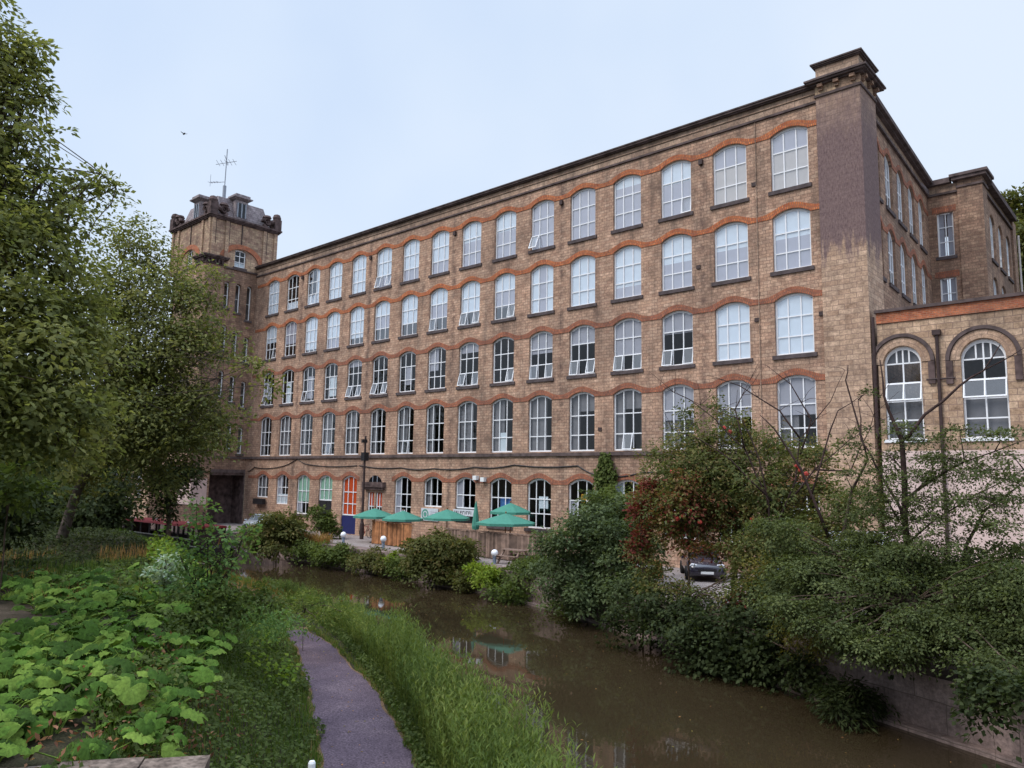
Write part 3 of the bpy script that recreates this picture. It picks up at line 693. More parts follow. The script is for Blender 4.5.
A = MB()
for x in (-.27, .27): A.box((dx+x-.03, -.045, -.322), (dx+x+.03, -.022, .12))
mb_part(A, 'fanlight_bar', MT['grey'], mill)
# cables draped along the wall under the string course
def cable(pts, r, name='wall_cable'):
    P = []
    for (x0, z0), (x1, z1) in zip(pts[:-1], pts[1:]):
        for t in np.linspace(0, 1, 6, endpoint=False): P.append((x0+(x1-x0)*t, -.05, z0+(z1-z0)*t-.12*math.sin(math.pi*t)))
    P.append((pts[-1][0], -.05, pts[-1][1])); mb = MB(); mb.tube(P, r, 5); return mb_part(mb, name, MT['black'], mill)
cable([(-50.6, .4), (-49.5, .75), (-45.5, .75), (-42.6, 1.45), (-40.5, .95), (-34.3, .9)], .032)
cable([(-34, .9), (-29, .75), (-25.5, .7), (-21.5, .8), (-18, .95), (-13, .9), (-11.2, .3)], .038)
cable([(-11.2, .3), (-8.5, .55), (-3, .8)], .04)
mb = MB(); mb.box((-11.6, -.12, .12), (-10.8, -.01, .36)); mb_part(mb, 'junction_box', MT['darkbrown'], mill)
for x, z in ((-21.3, .1), (-20.6, 0)):
    mb = MB(); mb.box((x-.16, -.28, z-.14), (x+.16, -.005, z+.14)); mb_part(mb, 'wall_lamp', MT['white'], mill)
for c in (2, 5, 8, 11, 14):
    x = cx(c)+S/2; mb = MB(); mb.box((x-.11, -.16, 17.15), (x+.11, -.005, 17.42)); mb_part(mb, 'rainwater_hopper', MT['darkbrown'], mill)
for c, z in ((15, 8.2), (16, 8.1), (12, 3.0), (15, 15.3), (14, 11.5)):
    x = cx(c)+S/2-.25; mb = MB(); mb.box((x-.12, -.06, z-.1), (x+.12, -.005, z+.1)); mb_part(mb, 'tie_plate', MT['darkbrown'], mill)
# thin drainpipe line in bays
for c in (15,):
    mb = MB(); x = cx(c)+S/2-.12; mb.tube([(x, -.04, 1.7), (x, -.04, 18.6)], .022, 6); mb_part(mb, 'drainpipe', MT['parapet'], mill)
# floors, back walls, roof (what stands inside and behind)
mb = MB()
for z in (-4.38, 1.2, 5.6, 9.8, 14.0): mb.box((XL+.3, .4, z-.25), (2.2, 15.5, z))
mb.box((XL+.3, 15.5, -4.7), (2.2, 15.7, 19.2)); mb.box((XL+.1, .35, -4.7), (XL+.3, 15.5, 19.2))
for c in (4.5, 8.5, 12.5):
    mb.box((cx(c)-.1, 4.0, -4.37), (cx(c)+.1, 15.4, 18.4))
mb_part(mb, 'interior', MT['wallin'], mill)
mb = MB(); mb.box((XL, .3, 18.76), (2.4, 27, 19.1)); mb_part(mb, 'roof', MT['slate'], mill)
# return wall on the right end (slightly out of square) and the rear wing
A0 = np.array([3.05, 2.2, 0]); A1 = np.array([2.28, 17.05, 0])
U = (A1-A0)/np.linalg.norm(A1-A0); Nn = np.array([U[1], -U[0], 0]); LEN = np.linalg.norm(A1-A0)
W = Wall(A0, U, Nn)
ang = math.atan2(U[1], U[0])
sc_ = [1.55+i*2.72 for i in range(5)]; sc_ = [1.55, 4.25, 7.0, 9.8, 12.55]; sw = .82
RS = {5: (14.668, 17.35, .45), 4: (10.498, 13.15, .45)}
for r in (5, 4):
    zb, zs, rise = RS[r]; z0, z1 = ZB[r]; edge = [0]+[(a+b_)/2 for a, b_ in zip(sc_[:-1], sc_[1:])]+[LEN]
    for i, c in enumerate(sc_): W.cell(edge[i], edge[i+1], z0, z1, c, sw, zb, zs, rise)
W.quad(0, LEN, 5, 10.1)
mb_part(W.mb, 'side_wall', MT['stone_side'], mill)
side = lambda u, z, d: tuple(A0+U*u-Nn*d+np.array([0, 0, z]))
for r in (5, 4):
    zb, zs, rise = RS[r]
    wave_band(side, sc_, sw, zs, rise, .25, LEN-.2, .4, MT['brick_old'], 'brick_arch_band', mill)
    for i, c in enumerate(sc_):
        p = A0+U*c; window(mill, (p[0], p[1], zb), ang, sw, zs-zb, rise, rows=[(zs-zb)*.34, (zs-zb)*.7], blinds=[(0, 1, .3, 1, 'lav')] if i % 2 else [(0, 1, 0, 1, 'lav')], pane='glass')
def sbox(mb, u0, u1, d0, d1, z0, z1):
    q = [side(u0, 0, d0), side(u1, 0, d0), side(u1, 0, d1), side(u0, 0, d1)]
    mb.hexa([(a[0], a[1], z0) for a in q][::-1], [(a[0], a[1], z1) for a in q][::-1])
mb = MB(); sbox(mb, 0, LEN-.14, -.13, .05, 18.6, 18.74); mb_part(mb, 'lower_moulding', MT['moulding'], mill)
mb = MB(); sbox(mb, 0, LEN-.03, -.02, .3, 18.742, 19.25); mb_part(mb, 'parapet', MT['parapet'], mill)
mb = MB(); sbox(mb, 0, LEN-.4, -.22, .35, 19.252, 19.36); sbox(mb, 0, LEN-.4, -.4, .35, 19.362, 19.6); mb_part(mb, 'cornice', MT['moulding'], mill)
# wing face looking the same way as the front
WY = 17.05
W = Wall((0, WY, 0), (1, 0, 0), (0, -1, 0))
for z0, z1, zb, zs in ((14.3, 18.6, 14.55, 17.4), (10.1, 14.3, 11.2, 13.15)): W.cell(2.28, 4.0, z0, z1, 3.2, .47, zb, zs, .02)
W.quad(2.28, 4.0, 5, 10.1)
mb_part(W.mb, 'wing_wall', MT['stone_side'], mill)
for zb, zs in ((14.55, 17.4), (11.2, 13.15)):
    window(mill, (3.2, WY, zb), 0, .47, zs-zb, .02, cols=2, rows=[(zs-zb)*.34, (zs-zb)*.68] if zs-zb > 2 else [(zs-zb)*.5], blinds=[(0, .4, 0, 1, 'lav'), (.6, 1, 0, 1, 'lav')])
for zs in (17.42, 13.17):
    mb = MB(); mb.box((2.5, WY-.03, zs+.02), (3.85, WY+.02, zs+.42)); mb_part(mb, 'brick_lintel', MT['brick_old'], mill)
mb = MB(); mb.box((4.0, WY-.12, 5), (5.38, WY+1.3, 18.82)); mb.box((4.0, WY-.12, 18.96), (5.38, WY+1.3, 19.3)); mb_part(mb, 'wing_pier', MT['stone_side'], mill)
mb = MB(); mb.box((3.95, WY-.2, 18.822), (5.46, WY+1.4, 18.958)); mb.box((3.75, WY-.4, 19.302), (5.65, WY+1.6, 19.5)); mb.box((3.65, WY-.5, 19.502), (5.75, WY+1.7, 19.68)); mb_part(mb, 'wing_pier_cap', MT['moulding'], mill)
mb = MB(); mb.box((2.3, WY-.13, 18.6), (3.999, WY+.05, 18.74)); mb.box((2.3, WY-.35, 19.25), (3.64, WY+.3, 19.58)); mb_part(mb, 'wing_cornice', MT['moulding'], mill)
mb = MB(); mb.box((2.3, WY-.02, 18.742), (3.999, WY+.3, 19.248)); mb_part(mb, 'wing_parapet', MT['parapet'], mill)
W = Wall((5.2, WY+1.3, 0), (0, 1, 0), (1, 0, 0))
wc = [2.2, 5.0, 7.8]; ed = [0, 3.6, 6.4, 9.2]
for r in (5, 4):
    zb, zs, rise = RS[r]; z0, z1 = ZB[r]
    for i, c in enumerate(wc): W.cell(ed[i], ed[i+1], z0, z1, c, .8, zb, zs, rise)
W.quad(0, 9.2, 5, 10.1)
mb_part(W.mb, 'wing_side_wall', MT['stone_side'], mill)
for r in (5, 4):
    zb, zs, rise = RS[r]
    for c in wc: window(mill, (5.2, WY+1.3+c, zb), math.pi/2, .8, zs-zb, rise, blinds=[(0, 1, .5, 1, 'lav')])
mb = MB(); mb.box((4.9, WY+1.5, 18.6), (5.34, WY+10.6, 18.75)); mb.box((4.9, WY+1.72, 19.2), (5.6, WY+10.6, 19.55)); mb_part(mb, 'wing_side_cornice', MT['moulding'], mill)
mb = MB(); mb.box((4.9, WY+1.6, 18.752), (5.22, WY+10.5, 19.198)); mb_part(mb, 'wing_side_parapet', MT['parapet'], mill)
mb = MB(); mb.box((4.0, WY+10.5, 5), (5.34, WY+11.8, 19.3)); mb_part(mb, 'wing_end_pier', MT['stone_side'], mill)
mb = MB(); mb.tube([(5.45, WY+11.95, 5), (5.45, WY+11.95, 18.5)], .07, 6); mb_part(mb, 'drainpipe', MT['beige'], mill)

# ------------------------------------------------------------------ TOWER
tw = empty('mill_tower', (-55, -2.5, YARD))
tag(tw, 'square stone tower with slate mansard roof and carved corner scrolls', 'tower')
TX0, TX1, TY0 = -57.6, -51.1, -5.0
W = Wall((TX1, 0, 0), (0, 1, 0), (1, 0, 0))
cen = [-2.93, -1.82, -.70]; edg = [-3.39, -2.37, -1.26, 0.0]
TR = [(14.2, 18.85, [(15.2, 17.5), (14.9, 17.5), (14.35, 17.5)]), (10.1, 14.2, [(11.25, 13.45), (10.8, 13.05), (10.4, 12.65)]), (5.9, 10.1, [(7.0, 9.25), (6.6, 8.9), (6.2, 8.5)]), (1.5, 5.9, [(2.7, 4.9), (2.3, 4.6), (1.95, 4.25)])]
for z0, z1, ws in TR:
    for i in range(3): W.cell(edg[i], edg[i+1], z0, z1, cen[i], .25, ws[i][0], ws[i][1], .12, n=6)
W.quad(-3.39, 0, .22, 1.5)
mb_part(W.mb, 'wall', MT['stone_side'], tw)
for z0, z1, ws in TR:
    for i in range(3): window(tw, (TX1, cen[i], ws[i][0]), math.pi/2, .25, ws[i][1]-ws[i][0], .12, cols=1, rows=[(ws[i][1]-ws[i][0])*.5], set_back=.24, bar=.045)
# front face, with plain windows (mostly behind the tree)
W = Wall((0, TY0, 0), (1, 0, 0), (0, -1, 0))
for z0, z1, zb, zs in ((14.2, 18.85, 15, 17.4), (10.1, 14.2, 10.9, 13.1), (5.9, 10.1, 6.6, 8.9), (1.5, 5.9, 2.2, 4.7)): W.cell(TX0, -52.7, z0, z1, -54.9, .6, zb, zs, .2)
W.quad(TX0, -52.7, .22, 1.5)
mb_part(W.mb, 'front_wall', MT['stone_tower'], tw)
for zb, zs in ((15, 17.4), (10.9, 13.1), (6.6, 8.9), (2.2, 4.7)): window(tw, (-54.9, TY0, zb), 0, .6, zs-zb, .2, cols=2)
mb = MB(); mb.box((-52.7, TY0-.12, .22), (TX1+.12, -3.39, 18.95)); mb_part(mb, 'corner_pier', MT['stone_side'], tw)
mb = MB(); mb.box((TX0, TY0, .22), (TX0+.3, 0, 18.8)); mb.box((TX0+.3, TY0+.3, 18.4), (TX1-.05, 4, 18.8)); mb.box((TX0+.32, TY0+.4, .3), (TX1-.6, TY0+.5, 18.3)); mb.box((TX1-1.2, -3.2, .3), (TX1-1.1, .3, 18.3)); mb_part(mb, 'core', MT['wallin'], tw)
mb = MB(); mb.box((TX0-.1, TY0-.1, 18.852), (-52.72, 2, 18.99)); mb.box((-52.72, -3.37, 18.852), (TX1+.1, 2.0, 18.99)); mb_part(mb, 'string_course', MT['moulding'], tw)
mb = MB(); mb.box((TX1-1, -3.37, 1.48), (TX1+.1, -.15, 1.66)); mb.box((TX1-1, -3.37, .2), (TX1+.03, -.02, .5)); mb_part(mb, 'string_course', MT['moulding'], tw)
mb = MB()
cb0, cb1 = (-52.7, TY0-.12), (TX1+.12, -3.39)
for d, z0, z1 in ((.08, 18.952, 19.06), (.16, 19.40, 19.5), (.3, 19.502, 19.62), (.36, 19.622, 19.74)): mb.box((cb0[0]-d, cb0[1]-d, z0), (cb1[0]+d, cb1[1]+d, z1))
mb.box((cb0[0], cb0[1], 19.062), (cb1[0], cb1[1], 19.398))
for i in range(5):
    y = cb0[1]+.12+i*.34; mb.box((cb1[0]+.002, y-.08, 19.1), (cb1[0]+.2, y+.08, 19.398))
    x = cb0[0]+.12+i*.34; mb.box((x-.08, cb0[1]-.2, 19.1), (x+.08, cb0[1]-.002, 19.398))
mb_part(mb, 'bracketed_cornice', MT['darkstone'], tw)
# upper stage
UX0, UX1, UY0, UY1 = -59.0, -51.2, -4.75, 1.9
W = Wall((UX1, 0, 0), (0, 1, 0), (1, 0, 0)); W.cell(UY0, UY1, 18.99, 23.5, -1.75, .55, 19.2, 20.75, .12)
W2 = Wall((0, UY0, 0), (1, 0, 0), (0, -1, 0)); W2.cell(UX0, UX1, 18.99, 23.5, -55.1, .55, 19.2, 20.75, .12)
us_ = mb_part(W.mb, 'upper_wall', MT['stone_tower'], tw); mb_part(W2.mb, 'upper_wall', MT['stone_tower'], tw)
mb = MB(); mb.box((UX0, UY1-.2, 18.99), (UX1-.02, UY1, 23.5)); mb.box((UX0, UY0+.05, 18.99), (UX0+.2, UY1-.2, 23.5)); mb_part(mb, 'upper_wall', MT['stone_tower'], tw)
window(tw, (UX1, -1.75, 19.2), math.pi/2, .55, 1.55, .12, cols=2, blinds=[(0, 1, 0, .3, 'blind')])
window(tw, (-55.1, UY0, 19.2), 0, .55, 1.55, .12, cols=2)
mb = MB(); mb.box((UX0+.5, UY0+.8, 18.995), (UX0+1, UY1-.5, 23.4)); mb.box((UX0+1, UY0+1.4, 18.995), (UX1-1.2, UY0+1.5, 23.4)); mb_part(mb, 'core', MT['wallin'], tw)
def archring(mp, c, zs, ri, ro, th, mat, name, parent, el=1.0, n=24, a0=0.0, a1=math.pi):
    mb = MB()
    for i in range(n):
        t0, t1 = a0+(a1-a0)*i/n, a0+(a1-a0)*(i+1)/n
        q = [(c+r*math.cos(t), zs+r*math.sin(t)*el) for r, t in ((ri, t0), (ro, t0), (ro, t1), (ri, t1))]
        arcl = [(t0*ro, 0.02), (t0*ro, .46), (t1*ro, .46), (t1*ro, .02)]
        mb.face([mp(u, z, -th) for u, z in q], 0, arcl)
        mb.face([mp(*q[1], -th), mp(*q[1], .01), mp(*q[2], .01), mp(*q[2], -th)], 0, [(0, 0)]*4)
        mb.face([mp(*q[0], .01), mp(*q[0], -th), mp(*q[3], -th), mp(*q[3], .01)], 0, [(0, 0)]*4)
    return mb_part(mb, name, mat, parent)
archring(lambda u, z, d: (UX1-d, u, z), -1.6, 19.55, 1.72, 2.25, .08, MT['brick_band'], 'brick_arch', tw, .82, a0=.25, a1=math.pi-.25)
archring(lambda u, z, d: (u, UY0+d, z), -55.1, 19.55, 1.72, 2.25, .08, MT['brick_band'], 'brick_arch', tw, .82, a0=.25, a1=math.pi-.25)
for y in (UY0+.03, UY0+1.35, UY1-1.5, UY1-.35):
    mb = MB(); mb.box((UX1+.002, y, 19.0), (UX1+.13, y+.35, 23.3)); mb_part(mb, 'pilaster', MT['stone_tower'], tw)
for x in (UX1-.36, UX1-1.7, UX0+.02, UX0+1.2):
    mb = MB(); mb.box((x, UY0-.13, 19.0), (x+.35, UY0-.002, 23.3)); mb_part(mb, 'pilaster', MT['stone_tower'], tw)
for y in (UY0+.42, UY1-1.1, -1.75, UY0+1.74):
    mb = MB(); mb.box((UX1+.002, y-.03, 21.0), (UX1+.07, y+.05, 23.3)); mb_part(mb, 'downpipe', MT['darkbrown'], tw)
for x in (-55.1, UX1-.45, UX1-1.8):
    mb = MB(); mb.box((x-.04, UY0-.07, 20.9), (x+.04, UY0-.002, 23.3)); mb_part(mb, 'downpipe', MT['darkbrown'], tw)
mb = MB()
for d, z0, z1 in ((.16, 23.30, 23.4), (.24, 23.402, 23.52), (.34, 23.522, 23.68)): mb.box((UX0-d, UY0-d, z0), (UX1+d, UY1+d, z1))
mb_part(mb, 'cornice', MT['darkstone'], tw)
mb = MB(); i_, t_ = .45, 1.05
q0 = [(UX0+i_, UY0+i_), (UX1-i_, UY0+i_), (UX1-i_, UY1-i_), (UX0+i_, UY1-i_)]; q1 = [(UX0+t_, UY0+t_), (UX1-t_, UY0+t_), (UX1-t_, UY1-t_), (UX0+t_, UY1-t_)]
mb.hexa([(x, y, 23.682) for x, y in q0], [(x, y, 25.85) for x, y in q1])
mb.box((-56.5, -3.2, 25.85), (-53.6, 0.2, 26.35))
mb_part(mb, 'mansard_roof', MT['slate'], tw)
def dormer(c, face):
    d = MB(); wv = .62
    if face == 'x':
        f = lambda u, v, z: (UX1-.35-v, c+u, z)
    else: f = lambda u, v, z: (c-u, UY0+.35+v, z)
    def hb(u0, u1, v0, v1, z0, z1, ex=0):
        q = [f(u0, v0, z0), f(u1, v0, z0), f(u1, v1, z0), f(u0, v1, z0)]; qq = [f(u0-ex, v0-ex, z1), f(u1+ex, v0-ex, z1), f(u1+ex, v1, z1), f(u0-ex, v1, z1)]
        d.hexa(q, qq)
    hb(-wv, wv, 0, 1.6, 23.7, 25.75); hb(-wv-.02, wv+.02, -.03, 1.6, 25.752, 25.95, .3); hb(-wv-.32, wv+.32, -.33, 1.6, 25.952, 26.05)
    hb(-wv-.1, wv+.1, -.2, 1.4, 26.052, 26.3)
    o = mb_part(d, 'dormer', MT['slate'], tw)
    p = f(0, -.003, 24.1); g = MB()
    for a in (-.4, 0, .4): q = [f(a-.06, -.06, 24.1), f(a+.06, -.06, 24.1), f(a+.06, -.002, 24.1), f(a-.06, -.002, 24.1)]; g.hexa(q, [(x, y, 25.5) for x, y, z in q])
    g.build('window_frame', MT['grey'], o)
    g = MB(); g.face([f(-.4, -.012, 24.1), f(.4, -.012, 24.1), f(.4, -.012, 25.5), f(-.4, -.012, 25.5)]); g.build('pane', MT['carglass'], o)
dormer(-1.75, 'x'); dormer(-55.1, 'y')
def scroll(cx_, cy_, sx_, sy_):
    """corner ornament: a pedestal with two curled volutes under flat caps, set along both faces"""
    mb = MB(); mb.box((cx_-.35, cy_-.35, 23.682), (cx_+.35, cy_+.35, 24.75)); mb.lathe([(.02, .62), (.3, .5), (.42, .2), (.35, 0)], (cx_, cy_, 24.75), 10)
    for dx_, dy_ in ((sx_*1.05, 0), (0, sy_*1.05)):
        c = np.array([cx_+dx_, cy_+dy_, 24.25]); a = np.array([dx_, dy_, 0])/1.05; s = np.array([-a[1], a[0], 0])
        for off in (-.12, .12):
            pts = [c+s*off+a*(r*math.cos(t))+np.array([0, 0, r*math.sin(t)]) for t, r in ((q*.5, .42-.022*q) for q in range(15))]
            mb.tube(pts, [.17-.006*k for k in range(15)], 6)
        mb.lathe([(.01, .30), (.34, .22), (.44, .02), (.3, -.06)], (c[0], c[1], c[2]+.42), 10)
        mb.tube([c+a*.1+np.array([0, 0, -.57]), c+a*.35+np.array([0, 0, -.2])], [.28, .14], 6)
        e = np.array([cx_, cy_, 24.5])*.5+c*.5; mb.tube([np.array([cx_, cy_, 24.7]), e, c], [.2, .26, .2], 6)
    mb_part(mb, 'scroll_ornament', MT['darkstone'], tw)
scroll(UX1-.05, UY0+.05, -1, 1); scroll(UX0+.1, UY0+.05, 1, 1); scroll(UX1-.05, UY1-.1, -1, -1)
# tower foot: passage under the overhang
mb = MB(); mb.box((TX0, TY0, -4.7), (TX1, -3.4, .218)); mb.box((TX0, TY0-.02, -.32), (TX1+.02, -3.4, -.22)); mb_part(mb, 'base_pier', MT['stone_side'], tw)
mb = MB(); mb.box((-53.6, TY0-.05, -2.6), (TX1+.04, -3.6, -.34)); mb_part(mb, 'pale_panel', MT['render'], tw)
mb = MB(); mb.box((TX0, -3.4, .0), (TX1-.01, -.01, .216)); mb.box((TX0, -3.4, -4.7), (TX0+.2, -.01, 0)); mb.box((TX1-2.2, -3.39, -4.7), (TX1-2.0, -.02, -.002)); mb.box((TX0+.25, -.12, -4.7), (TX1-.02, -.012, -.003)); mb_part(mb, 'passage_lining', MT['darkstone'], tw)
# mast with aerials
ae = empty('roof_aerial', (-53.9, -2.4, 26.35)); tag(ae, 'thin television aerial mast on top of the tower roof', 'aerial')
mb = MB(); mb.tube([(0, 0, -.02), (0, 0, 1.3)], .17, 8); mb.tube([(0, 0, 1.3), (.05, 0, 5.0)], .05, 6); mb.build('mast', MT['grey'], ae)
mb = MB(); 
for z, l, a in ((3.6, 1.5, .6), (3.9, 1.1, -.7)): mb.tube([(-l*math.cos(a)*.7, -l*math.sin(a)*.7, z-.1), (l*math.cos(a)*.7, l*math.sin(a)*.7, z+.15)], .03, 5)
for k in range(5):
    t = -.9+k*.45; mb.tube([(t*.8-.2, t*.5+.3, 3.5), (t*.8+.2, t*.5-.3, 3.8)], .022, 4)
mb.tube([(0, 0, 1.7), (-2.3, -.4, 2.1)], .03, 5)
for k in range(4): mb.tube([(-1.0-k*.4, -.2-k*.07-.25, 1.9+k*.06), (-1.0-k*.4, -.2-k*.07+.25, 1.9+k*.06)], .02, 4)
mb.tube([(-2.2, -.4, 1.7), (-2.2, -.4, 2.9)], .02, 4)
mb.build('antenna', MT['grey'], ae)

# ------------------------------------------------------------------ ANNEX with round arches
an = empty('arched_annex', (8, 0, YARD)); tag(an, 'low buff stone wing with tall round arched windows and red brick parapet band', 'building')
W = Wall((0, .05, 0), (1, 0, 0), (0, -1, 0))
AW = [(4.74, .76, 2.05, 5.42), (7.83, .82, 2.05, 5.36), (11.2, .82, 2.05, 5.36), (14.4, .82, 2.05, 5.36)]; ae_ = [3.75, 6.25, 9.5, 12.8, 18]
for i, (c, w_, zb, zs) in enumerate(AW): W.cell(ae_[i], ae_[i+1], 1.55, 7.28, c, w_, zb, zs, w_, n=16, depth=.35)
mb_part(W.mb, 'wall', MT['stone_annex'], an)
mb = MB(); mb.box((3.75, .04, -4.7), (18, .4, 1.55)); mb_part(mb, 'rendered_base', MT['render'], an)['label'] = 'pink rendered lower wall'
mb = MB(); mb.box((3.75, -.02, 7.282), (18, .4, 7.76)); mb_part(mb, 'brick_band', MT['brick_band'], an)
mb = MB(); mb.box((3.7, -.12, 7.762), (18.1, .45, 7.9)); mb_part(mb, 'coping', MT['moulding'], an)
mb = MB(); mb.box((3.75, .4, 7.0), (18, 16.5, 7.25)); mb.box((3.75, 8, -4.7), (18, 8.2, 7.0)); mb.box((3.75, .41, 1.2), (18, 7.9, 1.4)); mb.box((17.8, .4, -4.7), (18, 16.5, 7)); mb_part(mb, 'interior', MT['wallin'], an)
afr = lambda u, z, d: (u, .05+d, z)
for i, (c, w_, zb, zs) in enumerate(AW):
    archring(afr, c, zs, w_+.02, w_+.38, .04, MT['pierstone'], 'arch_stones', an)
    archring(afr, c, zs, w_+.4, w_+.55, .12, MT['moulding'], 'hood_mould', an)
    for s_ in (-1, 1): mb = MB(); mb.box((c+s_*(w_+.42)-.13, -.06, zs-1.0), (c+s_*(w_+.42)+.13, .045, zs-.02)); mb_part(mb, 'hood_stop', MT['darkstone'], an)
    h = zs-zb; f = inst('window', frame_mesh(w_, h, w_*.999, 2, [h*.25, h*.5, h*.74, h], .06, .08, 16), an)
    f.matrix_local = Matrix.Translation(Vector((c, .2, zb))-Vector(an.location))
    inst('pane', pane_mesh(w_, h, w_*.99, 'glass', 16), f, (0, .03, 0))
    mb = MB(); 
    for x in (-w_/3, w_/3): mb.box((x-.03, -.002, h), (x+.03, .05, h+w_*.9))
    mb.build('fanlight_bar', MT['upvc'], f)
    inst('blind', sheet_mesh(-w_, w_, h, h+w_, 'curtain'), f, (0, .2, 0)); inst('blind', sheet_mesh(-w_, w_, 0.02, h*.5, 'curtain'), f, (0, .22, 0))
    mb = MB(); ph = h*.24; t = .06
    for a, q in (((-w_+.03, -.03, -ph), (-w_+.03+t, .02, 0)), ((w_-.03-t, -.03, -ph), (w_-.03, .02, 0)), ((-t/2, -.03, -ph), (t/2, .02, 0)), ((-w_+.09, -.028, -t), (w_-.09, .018, 0)), ((-w_+.09, -.028, -ph), (w_-.09, .018, -ph+t))): mb.box(a, q)
    mb.face([(-w_+.08, 0, -ph+.05), (w_-.08, 0, -ph+.05), (w_-.08, 0, -.05), (-w_+.08, 0, -.05)], 1)
    mb.build('casement', [MT['upvc'], MT['film']], f, loc=(0, -.02, h*.74), rot=(-math.radians(14), 0, 0))
    mb = MB(); mb.box((-w_-.1, -.22, -.13), (w_+.1, -.02, -.002)); mb.build('sill', MT['upvc'], f)
mb = MB(); mb.tube([(6.18, -.05, 6.5), (6.18, -.05, -4.4)], .07, 8); mb.box((6.02, -.16, 6.5), (6.34, .04, 6.72)); mb_part(mb, 'drainpipe', MT['darkbrown'], an)
mb = MB(); mb.tube([(5.7, -.04, 4.6), (6.8, -.04, 4.6)], .04, 6); mb_part(mb, 'pipe_branch', MT['darkbrown'], an)
mb = MB(); mb.tube([(3.64, -.08, 7.6), (3.64, -.08, 2.2)], .07, 8); mb_part(mb, 'downpipe', MT['darkbrown'], an)

# ------------------------------------------------------------------ low building beyond the tower
lb = empty('stone_cottage', (-68, -2.5, YARD)); tag(lb, 'low stone building with tall white windows half hidden by the leaning tree', 'building')
W = Wall((0, -3, 0), (1, 0, 0), (0, -1, 0))
for i, c in enumerate((-76, -72.8, -69.5, -66.8)): W.cell([-78, -74.4, -71.2, -68.2][i], [-74.4, -71.2, -68.2, -64.5][i], -4.7, 2.2, c, .6, -2.5, .3, .02)
mb_part(W.mb, 'wall', MT['stone_tower'], lb)
for c in (-76, -72.8, -69.5, -66.8): window(lb, (c, -3, -2.5), 0, .6, 2.8, .02, cols=2, blinds=[(0, 1, 0, 1, 'lav')])
mb = MB(); mb.box((-64.5, -3, -4.7), (-64.2, 5, 2.2)); mb.box((-78, 4.8, -4.7), (-64.5, 5, 2.2)); mb_part(mb, 'wall', MT['stone_tower'], lb)
mb = MB(); mb.hexa([(-78.3, -3.4, 2.2), (-64, -3.4, 2.2), (-64, 5.3, 2.2), (-78.3, 5.3, 2.2)], [(-78.3, .8, 4.2), (-64, .8, 4.2), (-64, 1.1, 4.2), (-78.3, 1.1, 4.2)]); mb_part(mb, 'roof', MT['slate'], lb)

# ------------------------------------------------------------------ signs on the wall
sg = empty('round_logo_sign', (cx(8)-.05, -.1, -2.95)); tag(sg, 'white sign with a green round emblem under a cafe window', 'sign')
mb = MB(); mb.box((-.98, 0, .05), (.75, .06, .9)); mb.build('board', MT['signboard'], sg)
mb = MB(); n = 24
for i in range(n):
    t0, t1 = 2*math.pi*i/n, 2*math.pi*(i+1)/n
    mb.face([(-.55+r*math.cos(t), -.004, .48+r*math.sin(t)) for r, t in ((.24, t0), (.36, t0), (.36, t1), (.24, t1))][::-1])
    mb.face([(-.55, -.004, .48), (-.55+.16*math.cos(t0), -.004, .48+.16*math.sin(t0)), (-.55+.16*math.cos(t1), -.004, .48+.16*math.sin(t1))][::-1])
mb.build('emblem', MT['sign_green'], sg)
mb = MB()
for r, z in enumerate((.66, .52, .38)):
    x = 0.0
    while x < .72: wd = random.uniform(.05, .14); mb.box((x, -.006, z-.03), (x+wd, -.001, z+.03)); x += wd+.035
mb.build('lettering', MT['grey'], sg)
sg = empty('lettered_sign', (cx(9), -.1, -2.42)); tag(sg, 'narrow white sign strip with dark lettering below a window beside the closed umbrella', 'sign')
mb = MB(); mb.box((-.98, 0, 0), (.98, .06, .42)); mb.build('board', MT['signboard'], sg)
mb = MB(); x = -.88
for k, wd in enumerate((.1, .14, .14, .16, .16, .08, .14, .16, .14)):
    mb.box((x, -.006, .1), (x+.04, -.001, .32)); 
    if k % 3 != 2: mb.box((x+.04, -.006, .27), (x+wd, -.001, .32))
    if k % 2: mb.box((x+.04, -.006, .19), (x+wd, -.001, .23))
    x += wd+.06
mb.build('lettering', MT['black'], sg)

# ------------------------------------------------------------------ cafe terrace: umbrellas, fences, bollards
def umbrella(loc, r, hgt, label, s=1.0):
    o = empty('patio_umbrella', loc); tag(o, label, 'umbrella', 'green cafe umbrellas')
    mb = MB(); n = 8; h = .52*s
    for i in range(n):
        t0, t1 = 2*math.pi*i/n+.2, 2*math.pi*(i+1)/n+.2
        P = lambda t, k, dz=0: (r*k*math.cos(t), r*k*math.sin(t), hgt-h*k*(.86+.14*k)+dz)
        mb.face([P(t0, .0), P(t0, .5), P(t1, .5)]); mb.face([P(t0, .5), P(t0, 1), P(t1, 1), P(t1, .5)])
        mb.face([P(t0, 1), P(t0, 1, -.14), P(t1, 1, -.14), P(t1, 1)])
    mb.build('canopy', MT['umbrella'], o)
    mb = MB(); mb.tube([(0, 0, 0), (0, 0, hgt+.1)], .03, 8); mb.lathe([(.0, .1), (.05, .05), (.03, 0)], (0, 0, hgt+.02), 8); mb.build('pole', MT['wood'], o)
    mb = MB(); mb.lathe([(.28, 0), (.28, .06), (.06, .12), (.05, .3)], (0, 0, 0), 14); mb.build('base', MT['black'], o)
    return o
umbrella((-28.1, -3.0, YARD), 1.45, 2.32, 'green cafe umbrella furthest left, standing in front of the doorway')
umbrella((-25.0, -3.1, YARD), 1.35, 2.28, 'green cafe umbrella second from left, above the warm brown fence')
umbrella((-20.9, -3.0, YARD), 1.45, 2.52, 'green cafe umbrella under the white sign with round emblem')
umbrella((-16.5, -2.0, YARD), 1.25, 3.05, 'smaller green cafe umbrella raised behind the largest one')
